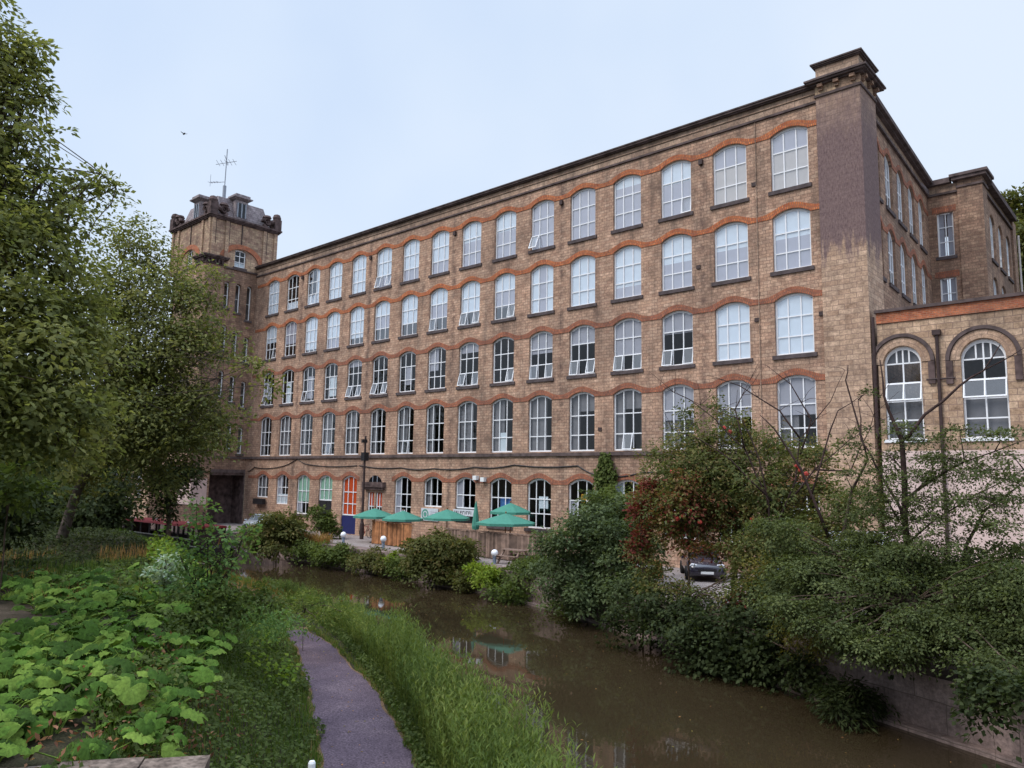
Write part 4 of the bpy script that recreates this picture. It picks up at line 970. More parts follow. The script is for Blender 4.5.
umbrella((-15.6, -3.4, YARD), 1.75, 2.5, 'largest green cafe umbrella, above the grey brown fence')
o = empty('folded_umbrella', (-18.6, -2.8, YARD)); tag(o, 'closed dark green umbrella standing by the lettered sign', 'umbrella')
mb = MB(); mb.lathe([(.0, 3.15), (.06, 2.95), (.16, 2.3), (.24, 1.6), (.2, 1.4), (.03, 1.38)], (0, 0, 0), 9); mb.build('canopy', MT['umbrella'], o)
mb = MB(); mb.tube([(0, 0, 0), (0, 0, 1.45)], .03, 8); mb.lathe([(.25, 0), (.25, .06), (.05, .12)], (0, 0, 0), 12); mb.build('base', MT['black'], o)
def fence(x0, y0, x1, y1, h, mat, label):
    o = empty('wooden_fence', (x0, y0, YARD)); tag(o, label, 'fence')
    l = math.hypot(x1-x0, y1-y0); o.rotation_euler.z = math.atan2(y1-y0, x1-x0)
    mb = MB(); n = int(l/.15)
    for i in range(n): hh = h-.02+random.uniform(-.02, .02); mb.box((i*.15+.009, -.012+random.uniform(-.006, .006), .06), (i*.15+.141, .012, hh), random.randrange(3))
    mb.build('boards', [mat, MT[mat.name+'_pale'], MT[mat.name+'_deep']], o)
    for k in range(int(l/1.7)+1):
        x = min(k*1.7, l-.05); p = MB(); p.box((x-.05, .014, 0), (x+.05, .11, h+.06)); p.build('post', mat, o)
    mb = MB()
    for z in (.3, h-.25): mb.box((0, .014, z), (l, .05, z+.08))
    mb.build('rail', mat, o)
    mb = MB(); mb.box((-.03, -.05, h+.0), (l+.03, .06, h+.05)); mb.build('cap_rail', mat, o)
fence(-27.4, -3.7, -23.0, -4.0, 1.5, MT['wood'], 'warm brown board fence under the left pair of green umbrellas')
fence(-19.4, -4.4, -11.6, -4.6, 1.45, MT['woodgrey'], 'weathered grey brown board fence below the largest green umbrella')
def lamp(loc, label):
    o = empty('bollard_lamp', loc); tag(o, label, 'lamp', 'white globe bollard lamps along the canal')
    mb = MB(); mb.lathe([(.13, 0), (.13, .04), (.095, .06), (.095, .66), (.12, .68), (.12, .74)], (0, 0, 0), 14); mb.build('post', MT['bluegrey'], o)
    mb = MB(); mb.lathe([(.19*math.sin(math.pi*i/10)+.001, .90-.19*math.cos(math.pi*i/10)) for i in range(11)], (0, 0, 0), 16); mb.build('globe', MT['globe'], o, True)
    return o
for q, (x, y, lab) in enumerate(((-32.8, -5.5, 'white globe bollard lamp furthest left by the brownish shrub'), (-27.96, -5.6, 'white globe bollard lamp below the navy blue panel'), (-23.7, -5.7, 'white globe bollard lamp in front of the warm brown fence'), (-13.9, -6.1, 'white globe bollard lamp in front of the grey brown fence'))):
    lamp((x, y, YARD-.25 if q < 3 else YARD-.35), lab)
# garden bench behind the fence gap
o = empty('picnic_table', (-13.2, -5.3, YARD)); tag(o, 'small brown timber picnic table by the globe lamp', 'table')
mb = MB()
for k in range(4): mb.box((-.75, -.35+k*.18, .7), (.75, -.19+k*.18, .74))
mb.build('tabletop', MT['woodgrey'], o)
for s_ in (-1, 1):
    mb = MB(); mb.box((-.75, s_*.7-.14, .42), (.75, s_*.7+.14, .46)); mb.build('seat', MT['woodgrey'], o)
    mb = MB()
    mb.hexa([(s_*.55-.04, -.8, 0), (s_*.55+.04, -.8, 0), (s_*.55+.04, -.7, 0), (s_*.55-.04, -.7, 0)], [(s_*.55-.04, -.25, .7), (s_*.55+.04, -.25, .7), (s_*.55+.04, -.15, .7), (s_*.55-.04, -.15, .7)])
    mb.hexa([(s_*.55-.04, .7, 0), (s_*.55+.04, .7, 0), (s_*.55+.04, .8, 0), (s_*.55-.04, .8, 0)], [(s_*.55-.04, .15, .7), (s_*.55+.04, .15, .7), (s_*.55+.04, .25, .7), (s_*.55-.04, .25, .7)])
    mb.box((s_*.55-.03, -.8, .34), (s_*.55+.03, .8, .42)); mb.build('leg', MT['woodgrey'], o)
# lamp standard
o = empty('lamp_post', (-30.9, -1.9, YARD)); tag(o, 'tall dark lamp standard in front of the mill doorway', 'lamp post')
mb = MB(); mb.lathe([(.15, 0), (.15, 1.1), (.1, 1.25), (.085, 5.0), (.075, 7.4)], (0, 0, 0), 10); mb.build('pole', MT['darkbrown'], o)
mb = MB(); mb.box((-.2, -.2, 5.6), (.2, .2, 6.2)); mb.box((-.1, -.3, 6.9), (.1, .1, 7.15)); mb.build('lamp_head', MT['black'], o)
# bicycles
def bike(loc, rz, label):
    o = empty('bicycle', loc, rz); tag(o, label, 'bicycle', 'bicycles parked by the doorway')
    for x in (-.52, .52):
        mb = MB(); mb.tube([(x+.33*math.cos(t), 0, .34+.33*math.sin(t)) for t in np.linspace(0, 2*math.pi, 21)], .022, 5, cap=False)
        for k in range(6): t = k*math.pi/6; mb.tube([(x+.32*math.cos(t), 0, .34+.32*math.sin(t)), (x-.32*math.cos(t), 0, .34-.32*math.sin(t))], .004, 3)
        mb.build('wheel', MT['rubber'], o)
    mb = MB()
    for a, c in (((-.52, 0, .34), (-.12, 0, .32)), ((-.12, 0, .32), (-.25, 0, .85)), ((-.25, 0, .8), (.33, 0, .82)), ((.33, 0, .78), (-.12, 0, .32)), ((-.52, 0, .34), (-.24, 0, .78)), ((.52, 0, .34), (.3, 0, .98))): mb.tube([a, c], .018, 5)
    mb.build('frame', MT['red'], o)
    mb = MB(); mb.box((-.4, -.06, .86), (-.14, .06, .92)); mb.build('saddle', MT['black'], o)
    mb = MB(); mb.tube([(.24, -.25, 1.0), (.3, 0, .98), (.24, .25, 1.0)], .015, 5); mb.build('handlebar', MT['black'], o)
bike((-30.2, -.9, YARD), .15, 'bicycle leaning by the wall beside the lamp standard')
bike((-31.9, -.8, YARD), -.1, 'bicycle below the doorway, nearest the navy blue panel')

# ------------------------------------------------------------------ cars
def car(loc, rz, paint, label, s=1.0):
    o = empty('parked_car', loc, rz); tag(o, label, 'car', 'cars parked in the mill yard'); o.scale = (s, s, s)
    # profile: (x along, half width, z low, z high) sections, front at +x
    sec = [(2.05, .62, .32, .62), (1.95, .80, .26, .74), (1.5, .86, .22, .86), (.95, .87, .22, .93), (0, .88, .22, .95), (-1.2, .88, .22, .98), (-1.8, .85, .24, .98), (-2.0, .76, .30, .85)]
    mb = MB(); rings = []
    for x, hw, z0, z1 in sec:
        k = z1-z0
        rings.append([mb.vert(p) for p in ((x, -hw*.9, z0), (x, -hw, z0+k*.35), (x, -hw*.98, z0+k*.75), (x, -hw*.84, z1), (x, 0, z1+.03), (x, hw*.84, z1), (x, hw*.98, z0+k*.75), (x, hw, z0+k*.35), (x, hw*.9, z0))])
    n = 9
    for a, c in zip(rings[:-1], rings[1:]):
        for i in range(n): mb.f.append([a[i], c[i], c[(i+1) % n], a[(i+1) % n]]); mb.m.append(0); mb.uv.append(None)
    mb.f.append(rings[0][:]); mb.m.append(0); mb.uv.append(None); mb.f.append(rings[-1][::-1]); mb.m.append(0); mb.uv.append(None)
    # roof shell
    low = [(.98, .74, .94), (-.1, .77, .95), (-1.2, .77, .97), (-1.82, .70, .97)]; hi = [(.22, .58, 1.42), (-.3, .60, 1.47), (-1.1, .60, 1.46), (-1.55, .56, 1.38)]
    for sgn in (-1, 1):
        for i in range(3):
            q = [(low[i][0], sgn*low[i][1], low[i][2]), (low[i+1][0], sgn*low[i+1][1], low[i+1][2]), (hi[i+1][0], sgn*hi[i+1][1], hi[i+1][2]), (hi[i][0], sgn*hi[i][1], hi[i][2])]
            mb.face(q if sgn < 0 else q[::-1])
    for i in range(3):
        mb.face([(hi[i][0], -hi[i][1], hi[i][2]), (hi[i+1][0], -hi[i+1][1], hi[i+1][2]), (hi[i+1][0], hi[i+1][1], hi[i+1][2]), (hi[i][0], hi[i][1], hi[i][2])])
    mb.face([(low[0][0], -low[0][1], low[0][2]), (hi[0][0], -hi[0][1], hi[0][2]), (hi[0][0], hi[0][1], hi[0][2]), (low[0][0], low[0][1], low[0][2])])
    mb.face([(low[3][0], -low[3][1], low[3][2]), (low[3][0], low[3][1], low[3][2]), (hi[3][0], hi[3][1], hi[3][2]), (hi[3][0], -hi[3][1], hi[3][2])])
    mb.build('body', paint, o, True)
    g = MB(); lerp = lambda a, c, t: tuple(a[i]+(c[i]-a[i])*t for i in range(3))
    def pane(a, b_, c, d, out):
        q = [lerp(lerp(a, d, .08), lerp(b_, c, .08), .06), lerp(lerp(a, d, .08), lerp(b_, c, .08), .94), lerp(lerp(a, d, .92), lerp(b_, c, .92), .94), lerp(lerp(a, d, .92), lerp(b_, c, .92), .06)]
        g.face([tuple(np.array(p)+np.array(out)*.008) for p in q])
    P = lambda t, s_: (t[0], s_*t[1], t[2])
    pane(P(low[0], -1), P(low[0], 1), P(hi[0], 1), P(hi[0], -1), (.7, 0, .7)); pane(P(low[3], 1), P(low[3], -1), P(hi[3], -1), P(hi[3], 1), (-.9, 0, .3))
    for s_ in (-1, 1):
        for i in range(3): pane(P(low[i], s_), P(low[i+1], s_), P(hi[i+1], s_), P(hi[i], s_), (0, s_, .2))
    g.build('windows', MT['carglass'], o)
    for x in (1.25, -1.28):
        for s_ in (-1, 1):
            t = MB(); prof = [(.18, -.1), (.3, -.1), (.32, -.06), (.32, .06), (.3, .1), (.18, .1)]
            t.lathe(prof, (0, 0, 0), 18); wv = t.build('wheel', MT['rubber'], o, True, (x, s_*.80, .32), (math.pi/2, 0, 0))
            t = MB(); t.lathe([(.001, .02*s_*-1+.0), (.19, .05)], (0, 0, 0), 12); t.lathe([(.001, -.02), (.19, -.05)], (0, 0, 0), 12); t.build('rim', MT['chrome'], wv)
    for s_ in (-1, 1):
        t = MB(); t.hexa([(2.0, s_*.42, .6), (1.9, s_*.78, .62), (1.7, s_*.8, .64), (1.8, s_*.42, .62)][::s_], [(1.96, s_*.44, .76), (1.86, s_*.76, .79), (1.68, s_*.78, .8), (1.78, s_*.44, .78)][::s_]); t.build('headlight', MT['globe'], o)
        t = MB(); t.box((.75, s_*.88, .92), (.95, s_*1.04, 1.04)); t.build('mirror', paint, o)
    t = MB(); t.box((2.03, -.4, .48), (2.075, .4, .58)); t.build('grille', MT['black'], o)
    t = MB(); t.box((2.06, -.28, .36), (2.085, .28, .47)); t.build('number_plate', MT['white'], o)
    return o
face_cam = math.atan2(CAM[1]+4, CAM[0]+2.6)
car((-3.7, -2.6, YARD+.006), face_cam+.12, MT['car_dark'], 'black hatchback facing the canal under the red leaved tree')
def van(loc, rz, label):
    o = empty('parked_van', loc, rz); tag(o, label, 'van')
    mb = MB(); prof = [(-2.5, .35), (2.45, .35), (2.5, .85), (2.25, 1.15), (1.55, 1.3), (.85, 2.25), (.5, 2.5), (-2.4, 2.55), (-2.52, 2.4)]
    for (xa, za), (xb, zb_) in zip(prof, prof[1:]+prof[:1]):
        ka, kb = (.97 if za < 1.4 else .86), (.97 if zb_ < 1.4 else .86); mb.face([(xa, -ka, za), (xb, -kb, zb_), (xb, kb, zb_), (xa, ka, za)][::-1])
    for s_ in (-1, 1): q = [(x, s_*(.97 if z < 1.4 else .86), z) for x, z in prof]; mb.face(q if s_ < 0 else q[::-1])
    mb.build('body', MT['car_white'], o)
    g = MB(); g.face([(1.48, -.86, 1.42), (1.48, .86, 1.42), (.93, .78, 2.2), (.93, -.78, 2.2)])
    for s_ in (-1, 1): q = [(.1, s_*.945, 1.45), (1.25, s_*.945, 1.45), (.8, s_*.893, 2.1), (.1, s_*.893, 2.1)]; g.face(q if s_ < 0 else q[::-1])
    g.build('windows', MT['carglass'], o).location = (.02, 0, 0)
    for x in (1.55, -1.6):
        for s_ in (-1, 1):
            t = MB(); t.lathe([(.2, -.11), (.33, -.11), (.36, -.06), (.36, .06), (.33, .11), (.2, .11)], (0, 0, 0), 18); wv = t.build('wheel', MT['rubber'], o, True, (x, s_*.9, .36), (math.pi/2, 0, 0))
            t = MB(); t.lathe([(.001, .06), (.21, .06)], (0, 0, 0), 12); t.lathe([(.001, -.06), (.21, -.06)], (0, 0, 0), 12); t.build('rim', MT['chrome'], wv)
    for s_ in (-1, 1): t = MB(); t.box((2.3, s_*.55, .8), (2.52, s_*.9, 1.0)); t.build('headlight', MT['globe'], o)
van((3.7, -2.4, YARD+.006), math.radians(6), 'white van parked by the pink wall behind the layered shrub')
car((.3, -2.3, YARD+.006), math.radians(-82), MT['car_blue'], 'blue car parked between the black hatchback and the white van')
car((-40.4, -4.3, YARD+.006), math.radians(170), MT['car_grey'], 'pale grey car parked beside the brownish shrub by the tower')
# orange barrier
o = empty('road_barrier', (-5.6, -4.4, YARD+.006), math.radians(-25)); tag(o, 'orange plastic road barrier beside the black hatchback', 'barrier')
mb = MB(); mb.hexa([(-1, -.25, 0), (1, -.25, 0), (1, .25, 0), (-1, .25, 0)], [(-1, -.08, .8), (1, -.08, .8), (1, .08, .8), (-1, .08, .8)]); mb.build('barrier_body', MT['orangeplastic'], o)
mb = MB(); mb.box((-.8, -.2, .4), (.8, -.12, .6)); mb.build('reflective_strip', MT['white'], o)

# ------------------------------------------------------------------ canal boat
o = empty('canal_boat', (-46.0, -8.6, WATER), math.radians(0)); tag(o, 'red roofed dark canal boat moored by the tower', 'boat')
mb = MB(); hl = 9.2; st = [(-hl, .35), (-hl+1.2, .95), (-6, 1.05), (6, 1.05), (hl-1.3, .9), (hl, .1)]
for (xa, wa), (xb, wb) in zip(st[:-1], st[1:]):
    for s_ in (-1, 1):
        q = [(xa, s_*wa*.9, -.3), (xb, s_*wb*.9, -.3), (xb, s_*wb, .62), (xa, s_*wa, .62)]; mb.face(q if s_ < 0 else q[::-1])
    mb.face([(xa, -wa, .62), (xb, -wb, .62), (xb, wb, .62), (xa, wa, .62)])
mb.face([(-hl, -.35, .62), (-hl, -.32, -.3), (-hl, .32, -.3), (-hl, .35, .62)]); mb.build('hull', MT['black'], o)
mb = MB()
for s_ in (-1, 1):
    mb.box((-7, s_*.98-.03, .622), (6.2, s_*.98+.03, .95))
    for x in np.arange(-7, 6.3, 1.65): mb.box((x-.14, s_*.98-.028, .952), (x+.14, s_*.98+.028, 1.84))
mb.box((-7, -.95, .622), (-6.94, .95, 1.84)); mb.box((6.14, -.95, .622), (6.2, .95, 1.84))
mb.build('cabin_side', MT['darkbrown'], o)
mb = MB()
for s_ in (-1, 1): mb.box((-6.9, s_*1.05-.03, .955), (6.1, s_*1.05+.03, 1.03)); mb.box((-8, s_*1.07-.03, .5), (7.6, s_*1.07+.03, .56))
mb.build('side_rail', MT['beige'], o)
mb = MB(); mb.hexa([(-7.2, -1.12, 1.842), (6.4, -1.12, 1.842), (6.4, 1.12, 1.842), (-7.2, 1.12, 1.842)], [(-7.2, -.95, 1.98), (6.4, -.95, 1.98), (6.4, .95, 1.98), (-7.2, .95, 1.98)]); rf = mb.build('roof', MT['red'], o)
for x in (-5, -2, .6, 3.4):
    v = MB(); v.lathe([(.05, 0), (.05, .1), (.11, .12), (.09, .2), (0, .22)], (x, -.5, 1.975), 10); v.build('roof_vent', MT['white'], rf)
mb = MB(); mb.tube([(7.2, 0, .62), (7.6, 0, 1.5)], .05, 6); mb.tube([(7.6, 0, 1.5), (8.4, .1, 1.55)], .04, 6); mb.build('tiller', MT['wood'], o)

def gz_at(p): return float(H(p[0], p[1]))
# ------------------------------------------------------------------ bank wall, white post
wl = empty('stone_bank_wall', (6.5, -33.4, BANK)); tag(wl, 'low weathered stone wall at the foot of the butterbur leaves', 'wall')
d = (WB-WA)/np.linalg.norm(WB-WA); a_ = WA-d*5; b2 = WB-d*.30; nrm = np.array([d[1], -d[0]])
def wbox(mb, u0, u1, o0, o1, z0, z1):
    q = [a_+d*u0+nrm*o0, a_+d*u0+nrm*o1, a_+d*u1+nrm*o1, a_+d*u1+nrm*o0]
    mb.hexa([(p[0], p[1], z0) for p in q], [(p[0], p[1], z1) for p in q])
Lw = np.linalg.norm(b2-a_)
mb = MB(); wbox(mb, 0, Lw, -.12, .22, -5.2, BANK-.06); o = mb.build('wall', MT['wallstone'], wl); o.matrix_parent_inverse = Matrix.Translation(-Vector(wl.location))
mb = MB(); u = 0
while u < Lw-.1:
    l = min(random.uniform(.4, .8), Lw-u); k = random.uniform(-.03, .03); wbox(mb, u+.008, u+l-.008, -.2+k, .27+k, BANK-.058, BANK+.08+random.uniform(-.03, .03)); u += l
o = mb.build('coping', MT['copestone'], wl); o.matrix_parent_inverse = Matrix.Translation(-Vector(wl.location))
q = at(312, 761, 12.4); o = empty('marker_post', (q[0], q[1], gz_at(q)-.05)); tag(o, 'white marker post at the edge of the towpath', 'post')
hp = q[2]-gz_at(q)+.05
mb = MB(); mb.lathe([(.055, 0), (.055, hp-.03), (.04, hp), (0, hp+.005)], (0, 0, 0), 12); mb.build('post', MT['white'], o)

# ------------------------------------------------------------------ foliage machinery
def norm(a): return a/(np.linalg.norm(a, axis=-1, keepdims=True)+1e-9)
def leaf_object(name, P, Nr, size, mat, parent=None, tint=None, aspect=.55, D=None, jit=.35):
    n = len(P); Nr = norm(Nr)
    if D is None: D = rng.normal(size=(n, 3))
    D = D-Nr*(D*Nr).sum(1, keepdims=True); D = norm(D); Sd = np.cross(Nr, D)
    Ln = size*(1+jit*rng.uniform(-1, 1, n))[:, None]; Wd = Ln*aspect
    v0 = P; v1 = P+D*Ln*.45+Sd*Wd*.5+Nr*Ln*.08; v2 = P+D*Ln-Nr*Ln*.08; v3 = P+D*Ln*.45-Sd*Wd*.5+Nr*Ln*.08
    V = np.stack([v0, v1, v2, v3], 1).reshape(-1, 3)
    me = bpy.data.meshes.new(name)
    me.vertices.add(4*n); me.vertices.foreach_set('co', V.ravel())
    me.loops.add(4*n); me.loops.foreach_set('vertex_index', np.arange(4*n, dtype=np.int32))
    me.polygons.add(n); me.polygons.foreach_set('loop_start', np.arange(0, 4*n, 4, dtype=np.int32))
    me.update(calc_edges=True)
    a = me.attributes.new('tint', 'FLOAT', 'FACE')
    a.data.foreach_set('value', (rng.uniform(0, 1, n) if tint is None else np.clip(tint, 0, 1)).astype(np.float32))
    me.materials.append(MT[mat] if isinstance(mat, str) else mat)
    return inst(name, me, parent)
def sprays(blobs, per, lps, rs, flat=.35, fill=.45, droop=.25, lump=.3, seed=0):
    """leaf positions in sprays spread through lumpy ellipsoids: blobs = (centre, (rx, ry, rz))"""
    r = np.random.default_rng(seed+5); SP, SO = [], []
    for c, rad in blobs:
        rad = np.array(rad, float); vol = rad[0]*rad[1]*rad[2]
        n = max(6, int(per*(vol**(2/3))))
        o = norm(r.normal(size=(n, 3))); k = r.uniform(0, 1, n)**fill
        ph = r.uniform(0, 6.28, 6)
        lumps = 1+lump*(np.sin(o[:, 0]*4+ph[0])*np.sin(o[:, 1]*4+ph[1])+np.sin(o[:, 2]*5+ph[2])*.6)
        SP.append(np.array(c)+o*rad*(k*lumps)[:, None]); SO.append(o)
    SP = np.concatenate(SP); SO = np.concatenate(SO); n = len(SP)
    nrm_ = norm(np.array([0, 0, .9])+SO*.55+r.normal(size=(n, 3))*.3)
    a = norm(np.cross(nrm_, r.normal(size=(n, 3)))); b_ = np.cross(nrm_, a)
    sz = rs*r.uniform(.6, 1.35, n)
    th = r.uniform(0, 6.283, (n, lps)); q = np.sqrt(r.uniform(0, 1, (n, lps)))
    off = (a[:, None]*np.cos(th)[..., None]+b_[:, None]*np.sin(th)[..., None])*(q*sz[:, None])[..., None]
    off += nrm_[:, None]*(r.normal(size=(n, lps))*flat*sz[:, None]*.5)[..., None]
    off[..., 2] -= droop*(q**2)*sz[:, None]
    P = (SP[:, None]+off).reshape(-1, 3)
    Nr = (nrm_[:, None]+r.normal(size=(n, lps, 3))*.42).reshape(-1, 3)
    Dd = (off+SO[:, None]*.15*sz[:, None, None]+r.normal(size=off.shape)*.25*sz[:, None, None]).reshape(-1, 3)
    t = np.repeat(r.uniform(0, 1, n), lps)*.55+r.uniform(0, .45, n*lps)
    return SP, P, Nr, Dd, t
def curve(a, b_, sag=.1, n=6, wob=.06, rr=random):
    a, b_ = np.array(a, float), np.array(b_, float); l = np.linalg.norm(b_-a); P = []
    ox = np.array([rr.uniform(-1, 1), rr.uniform(-1, 1), rr.uniform(-.4, .4)])*wob*l
    for i in range(n+1):
        t = i/n; P.append(a+(b_-a)*t+np.array([0, 0, 1])*sag*l*math.sin(math.pi*t)+ox*math.sin(math.pi*t)+np.array([rr.uniform(-1, 1) for _ in range(3)])*wob*.25*l*(0 < i < n))
    return P
def tree(name, label, cat, base, blobs, mat, size, per, lps, rs, trunk_r, fork, group=None, limbs_n=None, bark='bark', twigs=0, **kw):
    """trunk from base to fork, a limb into every lump of the crown, twigs into its sprays"""
    root = empty(name, tuple(base)); tag(root, label, cat, group)
    base = np.array(base, float); T = Matrix.Translation(-Vector(base))
    seed = kw.pop('seed', 1); rr = random.Random(seed); asp = kw.pop('aspect', .55)
    mb = MB(); P = curve(base-np.array([0, 0, .3]), fork, 0, 6, .03, rr); mb.tube(P, list(np.linspace(trunk_r*1.25, trunk_r*.75, len(P))), 8)
    SP, LP, LN, LD, t = sprays(blobs, per, lps, rs, seed=seed, **kw)
    for c, rad in blobs:
        r0 = trunk_r*.5*min(1, max(rad)/2.5)+(.012 if trunk_r > .004 else .001); P = curve(np.array(fork)-(np.array(fork)-base)*rr.uniform(0, .25), c, .06, 6, .06, rr)
        mb.tube(P, list(np.linspace(r0, max(.012 if trunk_r > .004 else .0008, r0*.3), len(P))), 6)
        near = SP[np.argsort(np.linalg.norm(SP-np.array(c), axis=1))][:400]
        for k in range(twigs):
            e = near[rr.randrange(len(near))]; s_ = P[rr.randrange(2, len(P))]
            mb.tube(curve(s_, e, .03, 4, .08, rr), list(np.linspace(max(.012, r0*.3), .005, 5)), 4, cap=False)
    mt = mb.build('trunk', MT[bark], root, True); mt.matrix_parent_inverse = T
    c = leaf_object('crown', LP, LN, size, mat, root, t, asp, LD); c.matrix_parent_inverse = T
    return root
def px_blobs(lst, scale_y=1.0):
    """(x, y, distance, rx px, ry px[, depth factor]) -> world ellipsoids"""
    out = []
    for q in lst:
        x, y, d_, rx, ry = q[:5]; k = q[5] if len(q) > 5 else 1.0
        c = at(x, y, d_); s_ = d_/F_PX/.96; out.append((c, (rx*s_*k, rx*s_*k, ry*s_*scale_y)))
    return out

# ------------------------------------------------------------------ TREES
b = px_blobs([(-30, 50, 16, 50, 36), (2, 42, 16, 16, 18), (14, 62, 16, 16, 18), (36, 44, 16, 7, 7), (4, 98, 15.8, 28, 22), (44, 96, 16, 8, 8), (-22, 130, 15.5, 46, 28), (20, 136, 15.8, 14, 13), (-8, 168, 15.5, 46, 22), (44, 176, 16, 20, 9), (84, 181, 16, 18, 6), (116, 187, 16.2, 12, 3), (100, 174, 16.3, 9, 4),
              (-20, 230, 15, 60, 50), (40, 215, 15.5, 40, 24), (68, 205, 15.8, 16, 12), (55, 260, 15.3, 32, 26), (20, 300, 14.8, 60, 30), (70, 305, 15.2, 26, 20), (88, 335, 15.3, 18, 14), (20, 345, 14.6, 60, 26), (70, 365, 15, 30, 20),
              (20, 395, 14.4, 60, 26), (80, 400, 15, 26, 16), (20, 432, 14.4, 50, 18), (95, 425, 15.2, 18, 9), (-40, 380, 14, 60, 70), (-130, 60, 17, 60, 60), (-170, 180, 17, 70, 70), (-110, 130, 18, 60, 60), (-180, 310, 16.5, 70, 60), (-110, 260, 18, 60, 60), (-140, 400, 16.5, 60, 40), (-60, -30, 17, 40, 36), (60, 448, 14.6, 26, 10)])
bs = at(-130, 600, 16.5); bs[2] = gz_at(bs)
tree('sycamore_tree', 'tall full green broadleaf tree reaching in from the left edge', 'tree', bs, b, 'leaf_syc', .115, 115, 26, .36, .22, at(-90, 330, 16), seed=3, twigs=12, droop=.55, fill=.38, lump=.5)
b = px_blobs([(128, 240, 31, 24, 34), (160, 265, 31, 28, 26), (110, 290, 31, 40, 35), (150, 300, 30, 50, 25), (190, 285, 30, 22, 20), (120, 350, 30, 55, 38), (175, 345, 29.5, 42, 30), (205, 330, 29, 24, 18), (100, 400, 30, 40, 40), (150, 405, 29.5, 55, 32), (200, 400, 29, 32, 20), (170, 440, 29.5, 50, 22), (215, 425, 28.5, 18, 14), (225, 350, 28, 14, 8), (120, 450, 30, 40, 20), (250, 365, 27.5, 18, 5), (268, 385, 27, 12, 4), (212, 300, 30, 14, 10), (155, 480, 30, 24, 16), (95, 340, 33, 36, 40), (145, 385, 33, 42, 40), (100, 420, 33, 40, 40), (180, 420, 32, 36, 36), (75, 470, 33, 26, 22), (200, 445, 31, 16, 10), (130, 430, 33, 46, 30), (180, 350, 31, 22, 24), (232, 335, 28.5, 10, 5), (238, 415, 28.5, 8, 5), (215, 270, 30, 10, 7)])
bs = at(58, 545, 34); bs[2] = gz_at(bs)
tree('leaning_tree', 'leaning light green tree with a pale slanting trunk in front of the tower', 'tree', bs, b, 'leaf_ash', .15, 50, 22, .52, .17, at(108, 430, 32), seed=4, twigs=14, droop=.25, bark='bark_pale')
b = px_blobs([(188, 420, 60, 20, 26), (165, 480, 60, 22, 24), (150, 440, 62, 22, 28), (185, 470, 60, 16, 18), (166, 505, 60, 10, 14)])
bs = at(168, 540, 60); bs[2] = YARD
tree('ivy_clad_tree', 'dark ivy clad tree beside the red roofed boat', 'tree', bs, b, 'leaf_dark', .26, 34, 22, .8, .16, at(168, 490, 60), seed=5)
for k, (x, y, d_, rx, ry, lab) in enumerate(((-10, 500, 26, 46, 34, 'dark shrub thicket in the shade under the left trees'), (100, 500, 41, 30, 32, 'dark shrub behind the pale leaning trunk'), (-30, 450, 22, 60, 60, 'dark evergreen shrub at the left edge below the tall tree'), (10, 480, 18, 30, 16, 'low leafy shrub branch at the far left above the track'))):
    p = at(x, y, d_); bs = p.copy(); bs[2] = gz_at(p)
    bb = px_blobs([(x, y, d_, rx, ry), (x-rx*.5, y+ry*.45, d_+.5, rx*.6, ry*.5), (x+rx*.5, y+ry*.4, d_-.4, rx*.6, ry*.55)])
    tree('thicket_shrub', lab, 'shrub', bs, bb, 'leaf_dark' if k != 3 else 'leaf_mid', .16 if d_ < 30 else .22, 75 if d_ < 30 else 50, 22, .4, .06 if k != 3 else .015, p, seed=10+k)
for k, (x, y, d_, rx, ry, lab) in enumerate(((60, 440, 62, 60, 60, 'far dark tree behind the leaning tree'), (0, 420, 70, 70, 70, 'far dark tree at the left edge'),)):
    p = at(x, y, d_); bs = p.copy(); bs[2] = gz_at(p)
    tree('background_tree', lab, 'tree', bs, px_blobs([(x, y, d_, rx, ry), (x+20, y+50, d_, rx*.8, ry*.6), (x-25, y+50, d_-2, rx*.8, ry*.6)]), 'leaf_dark', .4, 16, 22, 1.1, .3, p, seed=20+k)
b = px_blobs([(1014, 212, 78, 12, 18), (1030, 250, 76, 24, 30), (1012, 262, 78, 13, 20), (1050, 225, 80, 34, 32), (1012, 295, 78, 14, 18), (1045, 290, 78, 36, 24)])
bs = at(1030, 300, 78); bs[2] = gz_at(bs)
tree('hillside_tree', 'tall olive green tree on the rise behind the right wing', 'tree', bs, b, 'leaf_olive', .42, 26, 22, 1.1, .45, at(1028, 280, 78), seed=30, twigs=5)

for k, (x, y, d_, rx, ry, lab) in enumerate(((40, 560, 30, 40, 16, 'low dark undergrowth at the foot of the leaning trunk'), (92, 560, 36, 26, 8, 'low dark undergrowth between the leaning trunk and the boat'), (5, 575, 24, 30, 14, 'low dark undergrowth beside the trodden track'))):
    p = at(x, y, d_); bs = p.copy(); bs[2] = gz_at(p)
    tree('undergrowth_shrub', lab, 'shrub', bs, px_blobs([(x, y, d_, rx*.6, ry*.7), (x-rx*.5, y+2, d_+1, rx*.5, ry*.6), (x+rx*.5, y+2, d_-1, rx*.5, ry*.6)]), 'leaf_dark', .13, 70, 20, .35, .02, p, seed=80+k)
